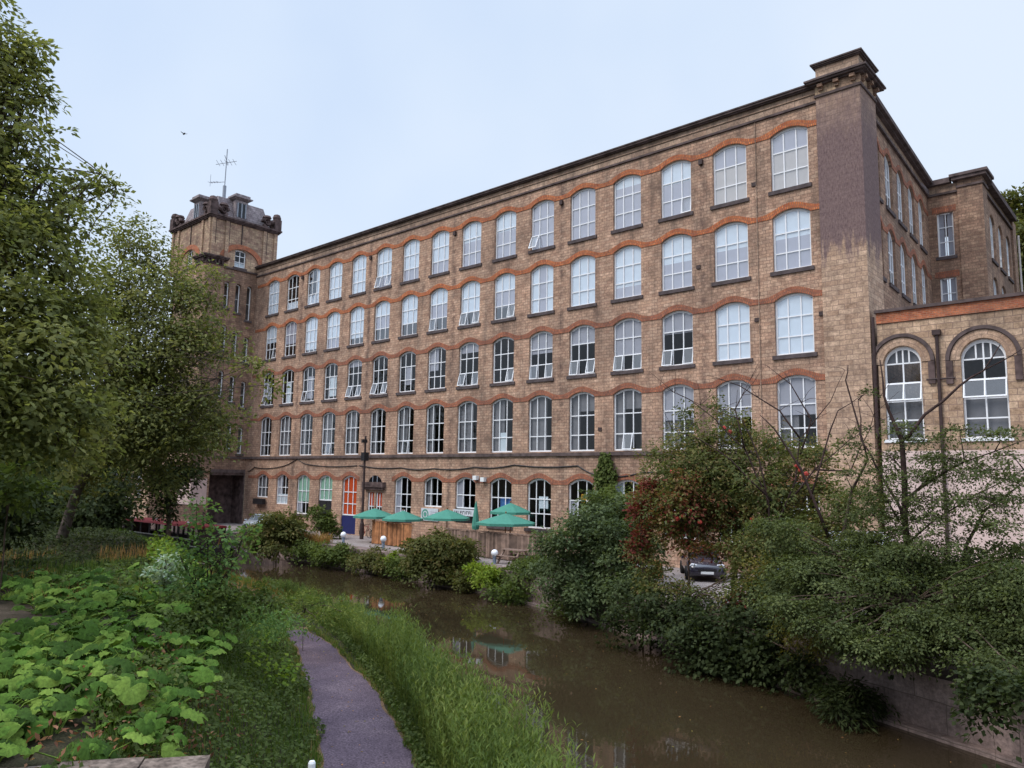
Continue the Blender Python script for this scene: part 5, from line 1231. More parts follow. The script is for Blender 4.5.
# far bank shrubs
def ragged(bb, seed, n=3, k=.42):
    r = np.random.default_rng(seed+900); out = list(bb)
    for c, rad in bb:
        for i in range(n):
            o = norm(r.normal(size=3)); o[2] = abs(o[2])*.9-.1; q = k*r.uniform(.5, 1.1)
            out.append((np.array(c)+o*np.array(rad)*r.uniform(.85, 1.3), tuple(np.array(rad)*q)))
    return out
def shrub(label, lst, mat, size, per, lps=22, rs=.38, seed=0, name='bank_shrub', aspect=.55, group=None, cat='shrub', tr=.03, **kw):
    bb = px_blobs(lst); c = bb[0][0]; bb = ragged(bb, seed) if name != 'trailing_shrub' else bb; bs = np.array([c[0], c[1], 0]); bs[2] = max(gz_at(bs), WATER+.2)
    return tree(name, label, cat, bs, bb, mat, size, per, lps, rs, tr, c, seed=seed, aspect=aspect, group=group, **kw)
shrub('olive brown rounded shrub on the canal edge near the tower', [(278, 525, 54, 25, 11), (262, 533, 54, 16, 11), (294, 535, 54, 14, 11), (270, 545, 53, 20, 8)], 'leaf_olive', .22, 60, seed=40)
shrub('dark green shrub in front of the dark double door', [(322, 520, 57, 9, 14), (330, 530, 57, 9, 12)], 'leaf_mid', .2, 60, seed=41)
shrub('low green shrub between the two left globe lamps', [(345, 557, 49, 17, 8), (328, 553, 50, 15, 9)], 'leaf_mid', .17, 70, seed=42)
shrub('low mixed shrub under the warm brown fence', [(375, 559, 47, 18, 9), (390, 565, 46, 11, 9), (362, 563, 47, 12, 8)], 'leaf_olive', .17, 70, seed=43)
shrub('small lime green shrub beside the third globe lamp', [(400, 558, 46, 7, 6)], 'leaf_lime', .16, 80, seed=44)
shrub('big rounded brownish green shrub left of the lime green one', [(438, 549, 42, 28, 16), (422, 558, 42, 17, 15), (456, 556, 41.5, 18, 16), (438, 570, 41.5, 28, 13)], 'leaf_olive', .19, 75, seed=45)
shrub('bright lime green shrub at the water edge', [(490, 577, 38.5, 14, 10), (482, 572, 38.8, 8, 7)], 'leaf_lime', .17, 85, seed=46)
shrub('mid green shrub in front of the grey brown fence', [(527, 575, 37.5, 22, 15), (548, 565, 37, 18, 14), (515, 592, 37, 18, 11), (545, 587, 36.5, 19, 15)], 'leaf_mid', .17, 80, seed=47)
shrub('large dark green shrub below the ivy column', [(592, 545, 33, 38, 34), (572, 575, 32.5, 32, 22), (618, 560, 32, 34, 34), (600, 518, 33.5, 24, 22), (585, 595, 32, 34, 18), (625, 590, 31, 30, 22)], 'leaf_blue', .16, 95, seed=48)
shrub('mid green shrub against the mill wall left of the red leaved tree', [(598, 508, 36, 14, 16), (632, 520, 34, 20, 26), (615, 500, 36, 12, 10)], 'leaf_mid', .16, 90, seed=49)
shrub('low straggling green shrub just right of the olive brown shrub', [(312, 551, 52, 13, 9), (322, 557, 51, 8, 6)], 'leaf_mid', .17, 70, seed=90)
shrub('low green shrub at the water edge left of the big rounded shrub', [(405, 572, 44.5, 12, 9), (396, 566, 45, 8, 7)], 'leaf_mid', .16, 75, seed=91)
shrub('low olive shrub at the water edge right of the big rounded shrub', [(470, 583, 40, 11, 9), (462, 577, 40.5, 8, 8)], 'leaf_olive', .16, 75, seed=92)
shrub('trailing green shrub on the canal wall left of the large dark green shrub', [(557, 604, 34.8, 14, 9), (572, 612, 33.6, 10, 8)], 'leaf_mid', .14, 80, seed=93, droop=.8)
# ivy column on the wall
n = 5200; zz = rng.uniform(-4.2, 1.35, n); wdt = (.78+.25*np.sin(zz*3))*np.where(zz > .5, .62, 1)
P = np.stack([-10.9+rng.uniform(-1, 1, n)*wdt*(1-.25*(zz > 0)), -.12-np.abs(rng.normal(size=n))*.16, zz+rng.uniform(0, .35, n)], 1)
iv = empty('wall_ivy', (-10.9, -.1, YARD)); tag(iv, 'dark ivy climbing the mill wall in a narrow column', 'ivy')
o = leaf_object('leaves', P, np.array([0, -1, .5])+rng.normal(size=(n, 3))*.5, .15, 'leaf_mid', iv, aspect=.9, D=np.array([0, -.2, -1])+rng.normal(size=(n, 3))*.4); o.matrix_parent_inverse = Matrix.Translation(-Vector(iv.location))
# red-leaved tree
b = px_blobs([(700, 450, 29, 40, 34), (670, 480, 29, 34, 30), (735, 470, 29, 34, 38), (700, 510, 28.5, 48, 30), (760, 500, 28, 36, 34), (745, 530, 28, 30, 20), (660, 520, 29, 24, 24), (790, 470, 28, 30, 24), (770, 445, 28.5, 30, 14), (735, 425, 29, 24, 14), (800, 520, 27.5, 28, 26), (650, 500, 29.5, 16, 14), (775, 540, 27.5, 30, 20), (815, 455, 27.5, 22, 16), (825, 490, 27, 24, 16), (810, 540, 26.8, 24, 18), (690, 415, 29.2, 9, 12), (715, 405, 29, 8, 10), (655, 455, 29.4, 14, 12), (725, 480, 28.2, 50, 36), (690, 475, 28.5, 40, 30), (780, 500, 27.6, 34, 26)])
bs = at(735, 590, 28.5); bs[2] = YARD
tree('rowan_tree', 'tree with turning leaves and red berries in front of the mill', 'tree', bs, b, 'leaf_turn', .12, 80, 20, .30, .1, at(735, 510, 28.5), seed=50, twigs=9, lump=.5)
shrub('shrub of russet and orange turning leaves beside the black hatchback', [(690, 500, 27.6, 26, 30), (672, 525, 27.8, 18, 22), (712, 515, 27.5, 16, 14), (700, 528, 27.6, 12, 10), (690, 545, 27.4, 16, 7), (728, 552, 27.2, 12, 9), (660, 498, 28, 14, 12)], 'leaf_red', .13, 80, seed=51, name='autumn_shrub')
shrub('crimson creeper hanging on the left of the autumn shrub', [(642, 520, 28.6, 6, 22), (640, 545, 28.6, 6, 14), (650, 490, 28.4, 8, 9)], 'leaf_crimson', .13, 70, seed=52, name='crimson_creeper', cat='creeper')
# red berry clusters
for x, y, d_ in ((672, 472, 27.5), (800, 470, 26.5), (806, 474, 26.5), (797, 466, 26.5), (683, 516, 26.8), (678, 519, 26.8), (690, 511, 26.8), (724, 428, 28), (730, 432, 28), (752, 520, 26.8), (800, 552, 25.5), (803, 560, 25.5), (700, 522, 26.7)):
    c = at(x, y, d_)
    bc = MB()
    for k in range(9):
        q = rng.normal(size=3); q = c+q/np.linalg.norm(q)*.045; bc.lathe([(.001, -.045), (.04, -.02), (.04, .02), (.001, .045)], tuple(q), 6)
    br_ = bc.build('berry_cluster', MT['berry']); rw = bpy.data.objects['rowan_tree']; br_.parent = rw; br_.matrix_parent_inverse = Matrix.Translation(-Vector(rw.location))

# right hand: layered dark shrub, bare branches, golden trailing shrub
rl = random.Random(12); lst = []
for k in range(135):
    x = rl.uniform(775, 1045); u = rl.random()
    top = 545+16*math.sin(x*.021)+16*math.sin(x*.055); bot = np.interp(x, [775, 820, 870, 900, 950, 1000, 1045], [612, 628, 656, 650, 642, 672, 700])
    y = top+(bot-top)*u; dd = np.interp(u, [0, 1], [22.3, 19.8])+rl.uniform(-.8, .9)-(x-900)*.006
    lst.append((x, y, dd, rl.uniform(10, 34), rl.uniform(3.5, 9)))
lst += [(880, 640, 19.6, 14, 12), (893, 652, 19.4, 8, 10), (862, 632, 19.8, 16, 10), (990, 660, 18.6, 26, 12), (1015, 680, 18, 20, 12)]
b = px_blobs(lst)
bs = at(925, 620, 22.5); bs[2] = YARD
tree('layered_shrub', 'wide dark shrub of flat layered sprays overhanging the canal wall at right', 'shrub', bs, b, 'leaf_yew', .085, 150, 26, .30, .1, at(915, 600, 21), seed=60, flat=.18, droop=.55)
shrub('dense dark shrub behind the layered sprays at the top of the canal wall', [(860, 585, 23.6, 60, 30), (930, 585, 23.4, 70, 30), (1000, 590, 23, 60, 36), (900, 615, 22.6, 60, 24), (975, 625, 22, 60, 26), (810, 590, 24, 30, 28), (1030, 640, 21, 40, 30)], 'leaf_dark', .12, 85, seed=69)
# open layered larch with upright stems behind
root_p = at(905, 600, 23); root_p[2] = YARD
lay = empty('larch_tree', tuple(root_p)); tag(lay, 'open tree with bare upright stems and flat green sprays before the arched annex', 'tree')
T = Matrix.Translation(-Vector(root_p)); mb = MB(); SPP = []
rr = random.Random(5)
def limb(pts, r0, r1, d_=23):
    P = [at(x, y, d_) for x, y in pts]; Q = []
    for a, c in zip(P[:-1], P[1:]):
        for t in (0, .5): Q.append(a+(c-a)*t+np.array([rr.uniform(-1, 1) for _ in range(3)])*.03)
    Q.append(P[-1]); mb.tube(Q, list(np.linspace(r0, r1, len(Q))), 6); return Q
limb([(908, 600), (906, 520), (902, 440), (895, 425), (884, 395), (880, 360)], .10, .015)
limb([(904, 440), (925, 415), (960, 385), (985, 370), (1000, 345)], .05, .012)
limb([(985, 370), (1010, 355), (1030, 345)], .02, .008)
limb([(905, 520), (895, 500), (878, 470), (862, 440), (858, 400)], .05, .01)
limb([(905, 500), (930, 480), (965, 462), (1024, 440)], .05, .012)
limb([(900, 520), (880, 490), (872, 480)], .03, .01)
limb([(955, 600), (965, 545), (985, 510), (1020, 485)], .06, .02)
limb([(845, 590), (842, 540), (852, 490), (868, 460), (846, 380), (848, 365)], .06, .01, 24)
limb([(830, 540), (800, 470), (775, 430), (760, 415)], .05, .01, 25)
limb([(810, 500), (830, 430), (838, 410), (862, 395)], .03, .008, 25)
limb([(905, 470), (890, 455), (868, 445)], .02, .008)
limb([(905, 545), (935, 520), (975, 495), (1024, 470)], .035, .01)
b = px_blobs([(900, 428, 23, 22, 5), (925, 440, 23, 28, 7), (890, 455, 23, 24, 6), (950, 458, 22.8, 36, 7), (1000, 435, 22.5, 30, 6), (985, 470, 22.5, 40, 9), (930, 478, 22.7, 40, 8), (880, 490, 23, 30, 9), (960, 500, 22.4, 50, 10), (870, 515, 23, 34, 10), (915, 520, 22.5, 44, 9), (1000, 525, 22, 40, 12), (850, 445, 23.5, 16, 6), (868, 392, 23, 6, 3)])
b += px_blobs([(1015, 480, 22.3, 26, 6), (940, 545, 22.2, 50, 10), (870, 545, 22.8, 34, 10), (1000, 500, 22.3, 36, 7), (905, 500, 22.8, 40, 6), (845, 475, 23.5, 20, 5), (960, 430, 22.8, 22, 4), (1010, 455, 22.4, 22, 4), (885, 470, 23.2, 28, 5), (935, 460, 22.9, 26, 5), (860, 430, 23.6, 12, 4)])
tp = np.array(mb.v)[::6]
for c, rad in b:
    q = tp[np.argmin(np.linalg.norm(tp-(c+np.array([0, 0, -.35])), axis=1))]
    mb.tube(curve(q, c, .02, 4, .07, rr), [.022, .018, .014, .010, .006], 4, cap=False)
    for k in range(4): mb.tube(curve(c, c+np.array([rr.uniform(-1, 1)*rad[0], rr.uniform(-1, 1)*rad[1], rr.uniform(-.5, .5)*rad[2]]), .0, 3, .08, rr), [.010, .008, .006, .004], 4, cap=False)
mt = mb.build('trunk', MT['twig'], lay, True); mt.matrix_parent_inverse = T
SP, LP, LN, LD, t = sprays(b, 95, 24, .26, flat=.18, droop=.25, seed=61)
o = leaf_object('crown', LP, LN, .08, 'leaf_yew', lay, t, .5, LD); o.matrix_parent_inverse = T
# bare thorn twigs in front of the mill
tw_p = at(770, 560, 26.5); tw_p[2] = YARD
bt = empty('bare_branched_shrub', tuple(tw_p)); tag(bt, 'nearly leafless shrub with thin arching dark twigs above the turning tree', 'shrub')
T = Matrix.Translation(-Vector(tw_p)); mb = MB()
for pts in (((770, 560), (768, 500), (745, 450), (715, 420), (690, 400), (660, 385)), ((770, 540), (795, 480), (800, 440), (830, 400), (845, 370)), ((770, 520), (760, 460), (742, 420), (700, 405)), ((790, 500), (815, 470), (850, 440), (885, 420)), ((800, 440), (780, 410), (740, 385), (712, 378)), ((772, 500), (730, 460), (700, 440), (672, 430)), ((800, 455), (812, 420), (790, 385), (770, 368)), ((815, 470), (850, 470), (870, 430), (878, 400)), ((745, 450), (735, 410), (750, 380))):
    Q = limb(pts, .035, .006, 26.5)
    for k in range(7):
        s_ = Q[rr.randrange(2, len(Q))]; e = s_+np.array([rr.uniform(-.8, .8), rr.uniform(-.8, .8), rr.uniform(-.1, .8)]); mb.tube(curve(s_, e, .05, 4, .08, rr), [.011, .009, .007, .006, .004], 4, cap=False)
mt = mb.build('branches', MT['twig'], bt, True); mt.matrix_parent_inverse = T
SP, LP, LN, LD, t = sprays(px_blobs([(720, 415, 26.5, 30, 12), (770, 440, 26.5, 50, 18), (690, 430, 26.5, 24, 14), (820, 455, 26, 40, 16)]), 22, 9, .2, seed=62)
o = leaf_object('leaves', LP, LN, .09, 'leaf_red', bt, t*.6, .5, LD); o.matrix_parent_inverse = T
shrub('golden green trailing shrub draping the canal wall', [(800, 570, 24, 26, 22), (812, 600, 23.4, 22, 28), (800, 630, 23, 18, 24), (822, 640, 22.6, 14, 18), (830, 585, 23.6, 20, 20), (775, 585, 24.5, 20, 26), (760, 565, 25, 16, 16)], 'leaf_gold', .075, 150, lps=30, rs=.26, seed=63, name='trailing_shrub', droop=1.2, aspect=.3)
shrub('dark ivy mass hanging over the canal wall under the black hatchback', [(690, 620, 25.8, 44, 22), (735, 635, 25, 46, 30), (660, 605, 27, 30, 18), (775, 650, 24, 34, 34), (640, 620, 27.5, 26, 16), (720, 660, 24.6, 36, 20), (760, 620, 25, 34, 26), (810, 670, 23, 18, 24)], 'leaf_dark', .13, 85, seed=64, name='hanging_ivy', cat='ivy', droop=.9, aspect=.75)
shrub('thin leaning shrub in front of the orange barrier', [(650, 575, 28, 14, 16), (665, 590, 27.5, 16, 8), (640, 555, 28.5, 12, 14)], 'leaf_turn', .11, 70, seed=76)
shrub('low brambles growing at the kerb under the black hatchback', [(690, 592, 26.4, 22, 5), (725, 598, 26, 22, 6), (752, 590, 25.8, 16, 10), (668, 592, 27, 16, 9), (738, 580, 26, 10, 10)], 'leaf_turn', .1, 60, lps=14, seed=77, name='bramble_clump', cat='brambles', tr=.01)
shrub('rusty red leaved low shrub behind the hanging ivy', [(745, 600, 25.5, 22, 8), (770, 608, 25, 18, 9), (785, 585, 25.5, 16, 14)], 'leaf_crimson', .11, 45, lps=14, seed=65, name='red_leaved_shrub')
shrub('dense green shrub between the black hatchback and the layered shrub', [(765, 565, 26, 30, 24), (745, 550, 26.5, 18, 16), (800, 545, 26, 30, 24), (760, 590, 25.5, 26, 14), (830, 530, 26, 26, 22), (855, 510, 26, 22, 20)], 'leaf_turn', .12, 80, seed=66)
shrub('fern like green clump growing low on the canal wall', [(848, 703, 20.9, 26, 12), (838, 690, 21.2, 16, 10)], 'leaf_dark', .16, 130, lps=26, rs=.3, seed=67, name='wall_fern', droop=.8, aspect=.25, cat='fern')
shrub('ivy trailing down the canal wall at the bottom right', [(990, 700, 17.6, 10, 16), (1016, 690, 17.2, 12, 16), (985, 680, 18, 14, 9)], 'leaf_dark', .11, 110, seed=68, tr=.003, name='wall_ivy', cat='ivy', droop=1.0, aspect=.8)

# ------------------------------------------------------------------ near bank plants
def blades(name, P, hgt, wid, mat, lean=.35, tint=None, kindlab=None):
    n = len(P); th = rng.uniform(0, 6.283, n); ln = lean*rng.uniform(.2, 1, n); h = hgt*rng.uniform(.55, 1.25, n) if np.isscalar(hgt) else hgt
    d_ = np.stack([np.cos(th), np.sin(th), np.zeros(n)], 1); s_ = np.stack([-np.sin(th), np.cos(th), np.zeros(n)], 1)
    upv = np.array([0, 0, 1.0]); w_ = wid*rng.uniform(.6, 1.3, n)[:, None]
    m_ = P+upv*(h*.6)[:, None]+d_*(h*ln*.35)[:, None]; t_ = P+upv*(h*.95)[:, None]+d_*(h*ln)[:, None]
    V = np.stack([P-s_*w_/2, P+s_*w_/2, m_+s_*w_*.4, t_, m_-s_*w_*.4], 1).reshape(-1, 3)
    me = bpy.data.meshes.new(name); me.vertices.add(5*n); me.vertices.foreach_set('co', V.ravel())
    base = np.arange(n, dtype=np.int32)[:, None]*5
    idx = np.concatenate([base+np.array([0, 1, 2, 4]), base+np.array([4, 2, 3])], 1).astype(np.int32)
    me.loops.add(7*n); me.loops.foreach_set('vertex_index', idx.ravel())
    me.polygons.add(2*n); ls = np.stack([np.arange(n)*7, np.arange(n)*7+4], 1).astype(np.int32); me.polygons.foreach_set('loop_start', ls.ravel())
    me.update(calc_edges=True)
    a = me.attributes.new('tint', 'FLOAT', 'FACE'); tt = (rng.uniform(0, 1, n) if tint is None else np.clip(tint, 0, 1)); a.data.foreach_set('value', np.repeat(tt, 2).astype(np.float32))
    me.materials.append(MT[mat]); return inst(name, me)
def onground(x, y): return np.stack([x, y, H(x, y)-.02], 1)
def region(n, x0, x1, fn):
    x = rng.uniform(x0, x1, n*3); y0, y1 = fn(x); y = y0+(y1-y0)*rng.uniform(0, 1, n*3); return x[:n], y[:n]
# grass between path and water, denser nearby
def strip_region(x): return path_y(x)+1.02, near_y(x)-.12
x, y = region(30000, -26, 9, strip_region)
patch = wnoise(x*1.2, y*1.5)
g = blades('grass', onground(x, y), .26, .014, 'grass', tint=.35+.25*patch+rng.normal(size=len(x))*.15); tag(g, 'short mixed grass along the towpath', 'grass', kind='stuff')
x, y = region(20000, -26, 9, lambda x: (path_y(x)-4.2, path_y(x)-1.0))
g = blades('bank_grass', onground(x, y), .34, .016, 'grass', tint=.35+.25*wnoise(x, y*1.4)+rng.normal(size=len(x))*.15); tag(g, 'long grass on the slope left of the towpath', 'grass', kind='stuff')
x, y = region(16000, -11, 3, lambda x: (path_y(x)-9.5, path_y(x)-3.4))
keep = (np.abs(y+31) > 1.6) | (x < -14)
x, y = x[keep], y[keep]
g = blades('rough_grass', onground(x, y), .30, .014, 'grass', tint=.42+.3*wnoise(x*.8, y)+rng.normal(size=len(x))*.15); tag(g, 'rough yellowing grass on top of the bank', 'grass', kind='stuff')
x, y = region(5000, -14, -4, lambda x: (path_y(x)-12.5, path_y(x)-4.0))
k2 = wnoise(x*.6+2, y*.7) > -.1
g = blades('dry_grass', onground(x[k2], y[k2]), .38, .014, 'grass_dry'); tag(g, 'dry orange brown grass on the bank by the trees', 'grass', kind='stuff')
x, y = region(2600, -34, -14, lambda x: (near_y(x)-2.2, near_y(x)-.1))
g = blades('dry_seed_grass', onground(x, y), .42, .013, 'grass_dry'); tag(g, 'dry seeding grass on the water edge', 'grass', kind='stuff')
# dry grass fringe on far bank near tower shrub
x = rng.uniform(-39, -29, 2600); y = far_y(x)+rng.uniform(-.2, .9, 2600)
P = np.stack([x, y, np.full(2600, YARD-.1)], 1)
g = blades('dry_bank_grass', P, .75, .03, 'grass_dry', lean=.9); tag(g, 'dry brown grass hanging over the far canal edge near the tower', 'grass', kind='stuff')
x = rng.uniform(-9, 9, 9000); sd_ = rng.choice([-1, 1], 9000); hw_ = np.interp(x, [-9.5, -8, -6, -3.5, 0, 4], [.31, .41, .51, .64, .78, .82])
y = path_y(x)+sd_*(hw_+.03+np.abs(rng.normal(size=9000))*.13)*1.12+.05*np.sin(x*7)
g = blades('path_edge_grass', onground(x, y), .13, .012, 'grass', lean=.7, tint=.5+rng.normal(size=len(x))*.25); tag(g, 'trodden grass fringe on both edges of the towpath', 'grass', kind='stuff')
x, y = region(7000, -8, 7.5, lambda x: (path_y(x)+.95, path_y(x)+1.7))
P = onground(x, y); P[:, 2] += .03+rng.uniform(0, .28, len(x))
o = leaf_object('low_weeds', P, np.array([.1, -.3, 1])+rng.normal(size=(len(x), 3))*.5, .075, 'leaf_mid', None, .45+rng.normal(size=len(x))*.25, .6); tag(o, 'low broad leaved weeds between the towpath and the willowherb', 'plants', kind='stuff')
# tall willowherb between path and water
def willowherb(n, x0, x1, f0, f1, hgt, name, label):
    x = rng.uniform(x0, x1, n); a, c = path_y(x)+f0, near_y(x)-f1
    y = a+(c-a)*rng.uniform(0, 1, n); B_ = onground(x, y)
    lps = 30; h = hgt*rng.uniform(.6, 1.15, n)*(.8+.25*np.clip(wnoise(x*1.3, y*1.3)+.5, 0, 1)); lean = rng.normal(size=(n, 2))*.13
    t = np.linspace(.12, 1, lps)[None]+rng.uniform(-.02, .02, (n, lps))
    P = np.empty((n, lps, 3)); P[..., 0] = B_[:, 0:1]+lean[:, 0:1]*h[:, None]*t**2; P[..., 1] = B_[:, 1:2]+lean[:, 1:2]*h[:, None]*t**2; P[..., 2] = B_[:, 2:3]+h[:, None]*t
    th = np.arange(lps)[None]*2.4+rng.uniform(0, 6.28, (n, 1))
    o_ = np.stack([np.cos(th), np.sin(th), np.full_like(th, .85)], -1); nr = np.stack([-np.cos(th)*.8, -np.sin(th)*.8, np.full_like(th, .75)], -1)
    nr = nr+rng.normal(size=nr.shape)*.2
    tint = np.repeat(.45+.25*wnoise(x, y)+rng.normal(size=n)*.12, lps)+rng.normal(size=n*lps)*.1
    root = empty(name, (float(x.mean()), float(y.mean()), TOW)); 
    o = leaf_object('leaves', P.reshape(-1, 3), nr.reshape(-1, 3), .13, 'reed', None, tint, .17, o_.reshape(-1, 3)); 
    bpy.data.objects.remove(root); o.name = name; tag(o, label, 'plants', kind='stuff')
    s_ = blades('stems', B_, h*.9, .012, 'reed', lean=.05); s_.parent = o
    return o
willowherb(2300, -2.8, 7.8, 1.25, .0, 1.5, 'willowherb', 'tall bright green willowherb between the towpath and the canal')
willowherb(700, -9, -2.6, 1.2, .0, .95, 'low_willowherb', 'shorter weeds further along the towpath edge')
willowherb(450, -18, -8, 1.3, .05, .55, 'canal_weeds', 'green weeds on the canal edge beyond the bend of the towpath')
# leafy ground cover on slope left of path
x, y = region(21000, -12, 8.5, lambda x: (path_y(x)-4.3, path_y(x)-1.0+.25*np.sin(x*2.1)))
lump = np.clip(wnoise(x*1.5, y*1.6)+.5, 0, 1.3)
P = onground(x, y); P[:, 2] += .02+rng.uniform(0, 1, len(x))**.6*(.18+.42*lump)
o = leaf_object('ground_cover', P, np.array([.25, .2, 1])+rng.normal(size=(len(x), 3))*.5, .085, 'leaf_mid', None, .2+.35*lump+rng.normal(size=len(x))*.15, .6); tag(o, 'dense small leaved ground cover on the slope beside the towpath', 'plants', kind='stuff')
x, y = region(7000, -13, -1.5, lambda x: (path_y(x)-5.0, path_y(x)-1.2))
k2 = wnoise(x*.9+4, y*1.1) > .05; x, y = x[k2], y[k2]; P = onground(x, y); P[:, 2] += rng.uniform(.1, .75, len(x))
o = leaf_object('bindweed', P, np.array([.2, .1, 1])+rng.normal(size=(len(x), 3))*.45, .12, 'leaf_lime', None, .3+rng.normal(size=len(x))*.2, .7); tag(o, 'pale green bindweed scrambling over the bank', 'plants', kind='stuff')
x, y = region(26000, -26, 1.5, lambda x: (path_y(x)-10.5, path_y(x)-3.6))
k2 = (np.abs(y+31) > 1.5) | (x < -9); x, y = x[k2], y[k2]
lump = np.clip(wnoise(x*.8+1, y*.9)+.5, 0, 1.3); P = onground(x, y); P[:, 2] += rng.uniform(0, 1, len(x))**.6*(.12+.5*lump)*np.where(x < -8.5, .45, 1)
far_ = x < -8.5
Pf = P[far_]; o = leaf_object('shade_toned_weeds', Pf, np.array([.2, .1, 1])+rng.normal(size=(len(Pf), 3))*.55, .13, 'leaf_dark', None, None, .5); tag(o, 'weeds on the bank coloured dark for the shade under the trees', 'plants', kind='stuff')  # shade under the trees is put into the weeds as a darker leaf colour
P = P[~far_]; x = x[~far_]; lump = lump[~far_]
o = leaf_object('bank_weeds', P, np.array([.2, .1, 1])+rng.normal(size=(len(x), 3))*.55, .11, 'leaf_mid', None, .25+.3*lump+rng.normal(size=len(x))*.18, .55); tag(o, 'mixed green weeds covering the top of the bank', 'plants', kind='stuff')
n = 130; x = rng.uniform(-8, 7, n); y = path_y(x)+rng.uniform(-.7, .7, n)
o = leaf_object('path_litter', np.stack([x, y, np.full(n, TOW+.024)], 1), np.array([0, 0, 1])+rng.normal(size=(n, 3))*.15, .05, 'grass_dry', None, None, .6); tag(o, 'small dry leaves scattered on the towpath', 'leaves', kind='stuff')
# dead leaves and stems
cl = [(3.6, -31.2), (5.6, -32.2), (4.6, -31.6), (2.2, -30.2), (5.9, -33.0)]
P = np.concatenate([np.stack([rng.normal(a, .45, 170), rng.normal(c, .45, 170)], 1) for a, c in cl])
Z3 = H(P[:, 0], P[:, 1])+rng.uniform(.02, .45, len(P))
o = leaf_object('dead_leaves', np.column_stack([P, Z3]), np.array([.2, -.2, .6])+rng.normal(size=(len(P), 3))*.7, .085, 'deadleaf', None, None, .4); tag(o, 'brown withered leaves hanging among the butterbur', 'dead leaves', kind='stuff')

# butterbur: each clump a plant with big round leaves on stalks
def butterbur_clump(x, y, nl, s, seed):
    r = random.Random(seed); mb = MB(); z0 = float(H(x, y)); tints = []
    for k in range(nl):
        a = r.uniform(0, 6.283); d_ = r.uniform(.05, .62)*s; h = r.uniform(.06, .42)*s; R = r.choice((r.uniform(.05, .11), r.uniform(.10, .20)))*s
        c = np.array([x+d_*math.cos(a), y+d_*math.sin(a), z0+h]); 
        nrm_ = np.array([math.cos(a)*.4+r.uniform(-.25, .45), math.sin(a)*.4+r.uniform(-.45, .2), 1]); nrm_ /= np.linalg.norm(nrm_)
        u = np.cross(nrm_, [0, 0, 1.0]); u = u/np.linalg.norm(u) if np.linalg.norm(u) > .05 else np.array([1.0, 0, 0]); v = np.cross(nrm_, u); ph = r.uniform(0, 6.28)
        n = 23; ring, mid = [], []
        ci = mb.vert(c); tv = r.uniform(0, 1)
        for i in range(n):
            t = .35+i*(6.283-.7)/(n-1); rad = R*(1+.06*math.sin(t*3+ph)+.03*((i % 2)*2-1)); dip = .06*R*((i % 2)*2-1)+.07*R*math.sin(t*4+ph)
            q = u*math.cos(t+ph)+v*math.sin(t+ph)
            mid.append(mb.vert(c+q*rad*.55+nrm_*R*(.13+.085*((i % 2)*2-1)))); ring.append(mb.vert(c+q*rad+nrm_*(-R*.06+dip-R*.12*abs(math.sin(t*.5)))))
        for i in range(n-1):
            mb.f.append([ci, mid[i], mid[i+1]]); mb.m.append(0); mb.uv.append(None); tints.append(tv)
            mb.f.append([mid[i], ring[i], ring[i+1], mid[i+1]]); mb.m.append(0); mb.uv.append(None); tints.append(tv+r.uniform(-.06, .06))
        f0 = len(mb.f); mb.tube([(x+d_*.2*math.cos(a), y+d_*.2*math.sin(a), z0-.03), tuple(c*.5+np.array([x, y, z0])*.5+np.array([0, 0, h*.12])), tuple(c)], [.012*s, .01*s, .008*s], 4, cap=False); tints += [.9]*(len(mb.f)-f0)
    me = mb.mesh('butterbur_plant', MT['leaf_butter'], True)
    at_ = me.attributes.new('tint', 'FLOAT', 'FACE'); at_.data.foreach_set('value', np.clip(tints, 0, 1).astype(np.float32))
    o = inst('butterbur_plant', me); tag(o, 'clump of large round green butterbur leaves on the bank behind the low stone wall', 'plant', 'butterbur clumps on the bank')
    return o
spots = []
r = random.Random(3); tries = 0
while len(spots) < 96 and tries < 9000:
    tries += 1
    x = r.uniform(-7.5, 6.8); f = r.random(); ytop = float(path_y(x))-3.6; y = ytop-f*f**.3*5.2
    if wall_side(x, y) > -.12: continue
    if x < -.6 and y < -30.8: continue
    if math.hypot(x-CAM[0], y-CAM[1]) < 7.2: continue
    md = .58 if math.hypot(x-CAM[0], y-CAM[1]) < 13 else .72
    if any(math.hypot(x-a, y-c) < md for a, c in spots): continue
    spots.append((x, y))
for i, (x, y) in enumerate(spots): butterbur_clump(x, y, r.randrange(17, 25), r.uniform(.85, 1.15), i)

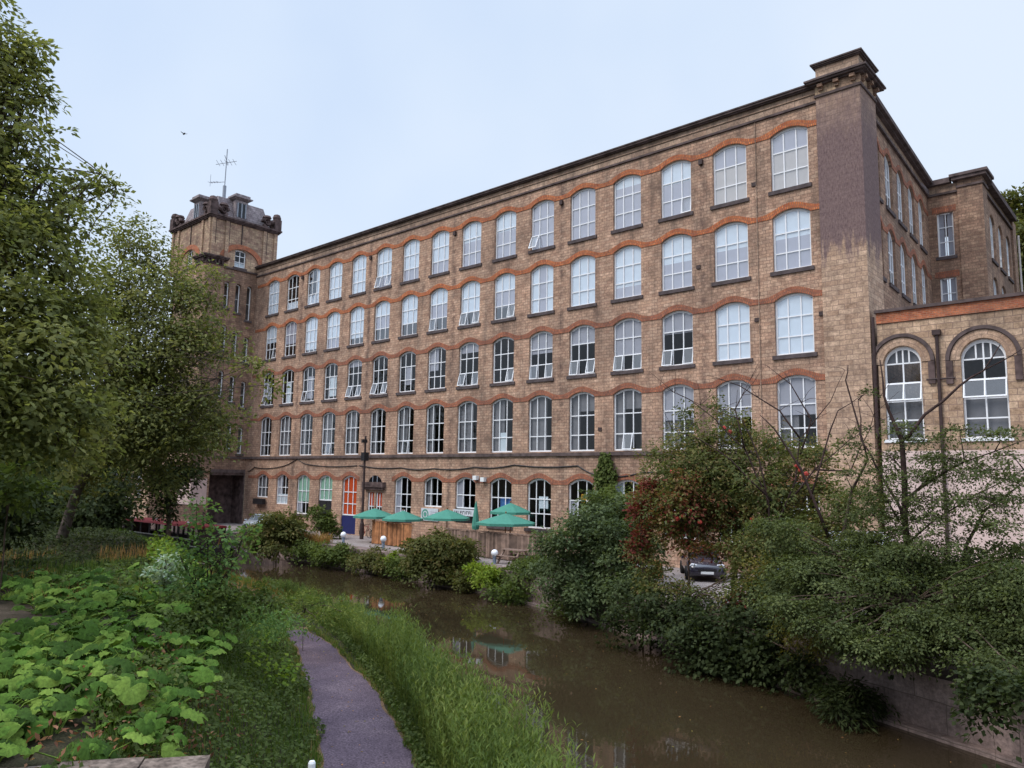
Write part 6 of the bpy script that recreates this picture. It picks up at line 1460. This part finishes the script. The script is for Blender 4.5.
# young elder sapling and pale shrub on the bank
def sapling(label, px_list, d_, mat, size, seed, nst=7, per=60):
    x0, y0 = px_list[0]; p = at(x0, y0, d_); bs = p.copy(); bs[2] = gz_at(p)
    bb = px_blobs([(x, y, d_, r_, r_*.8) for x, y, r_ in px_list[1]] if isinstance(px_list[1], list) else [])
    return tree('elder_sapling', label, 'sapling', bs, bb, mat, size, per, 16, .26, .025, bs+np.array([0, 0, .3]), seed=seed, bark='twig', twigs=3)
sapling('young elder sapling with fresh green leaves in front of the boat', [(205, 600), [(203, 512, 16), (222, 535, 16), (185, 540, 18), (210, 560, 24), (190, 580, 20), (228, 570, 16), (240, 545, 12), (205, 600, 26), (232, 600, 14), (180, 555, 12), (247, 530, 7)]], 17.5, 'leaf_fresh', .11, 71, per=75)
shrub('pale silvery green shrub beside the elder sapling', [(165, 568, 19.5, 9, 9), (172, 580, 19.5, 9, 8), (158, 575, 19.5, 6, 8)], 'leaf_pale', .1, 80, lps=14, rs=.2, seed=72, name='pale_shrub')
shrub('bushy green weeds at the foot of the elder sapling', [(225, 610, 17, 26, 16), (190, 615, 16.8, 24, 14), (260, 600, 17.5, 14, 12)], 'leaf_mid', .1, 90, seed=73, name='weed_clump', cat='weeds', tr=.002)
shrub('dark leafy weeds where the towpath disappears', [(268, 622, 20, 20, 12), (285, 628, 21.5, 10, 8), (250, 615, 19, 22, 14)], 'leaf_fresh', .085, 110, seed=74, name='weed_clump', cat='weeds', tr=.002)
shrub('low grassy weeds on the canal side where the towpath disappears', [(305, 605, 24, 18, 12), (325, 615, 23, 16, 11), (290, 604, 26, 14, 6)], 'reed', .12, 110, seed=75, name='weed_clump', cat='weeds', tr=.008, aspect=.25)
# duck-weed specks / fallen leaves on the water
n = 120; x = rng.uniform(-12, 16, n); y = near_y(x)+(far_y(x)-near_y(x))*rng.uniform(.1, .97, n)**.7
o = leaf_object('floating_leaves', np.stack([x, y, np.full(n, WATER+.012)], 1), np.array([0, 0, 1])+rng.normal(size=(n, 3))*.04, .06, 'grass_dry', None, None, .6); tag(o, 'small fallen leaves floating on the canal', 'leaves', kind='stuff')
# bird
p = at(184, 134, 60); o = empty('bird', tuple(p)); tag(o, 'tiny dark bird flying in the open sky', 'bird')
mb = MB(); mb.tube([(-.16, 0, 0), (-.08, 0, .0), (.05, 0, .01), (.15, 0, .03), (.2, 0, .02)], [.01, .05, .06, .04, .008], 8)
for s_ in (-1, 1): mb.hexa([(-.05, s_*.03, .0), (.07, s_*.03, .0), (.02, s_*.25, .1), (-.03, s_*.25, .1)][::s_], [(-.05, s_*.03, .015), (.07, s_*.03, .015), (.02, s_*.25, .11), (-.03, s_*.25, .11)][::s_])
mb.build('body', MT['black'], o)
bpy.context.view_layer.update()
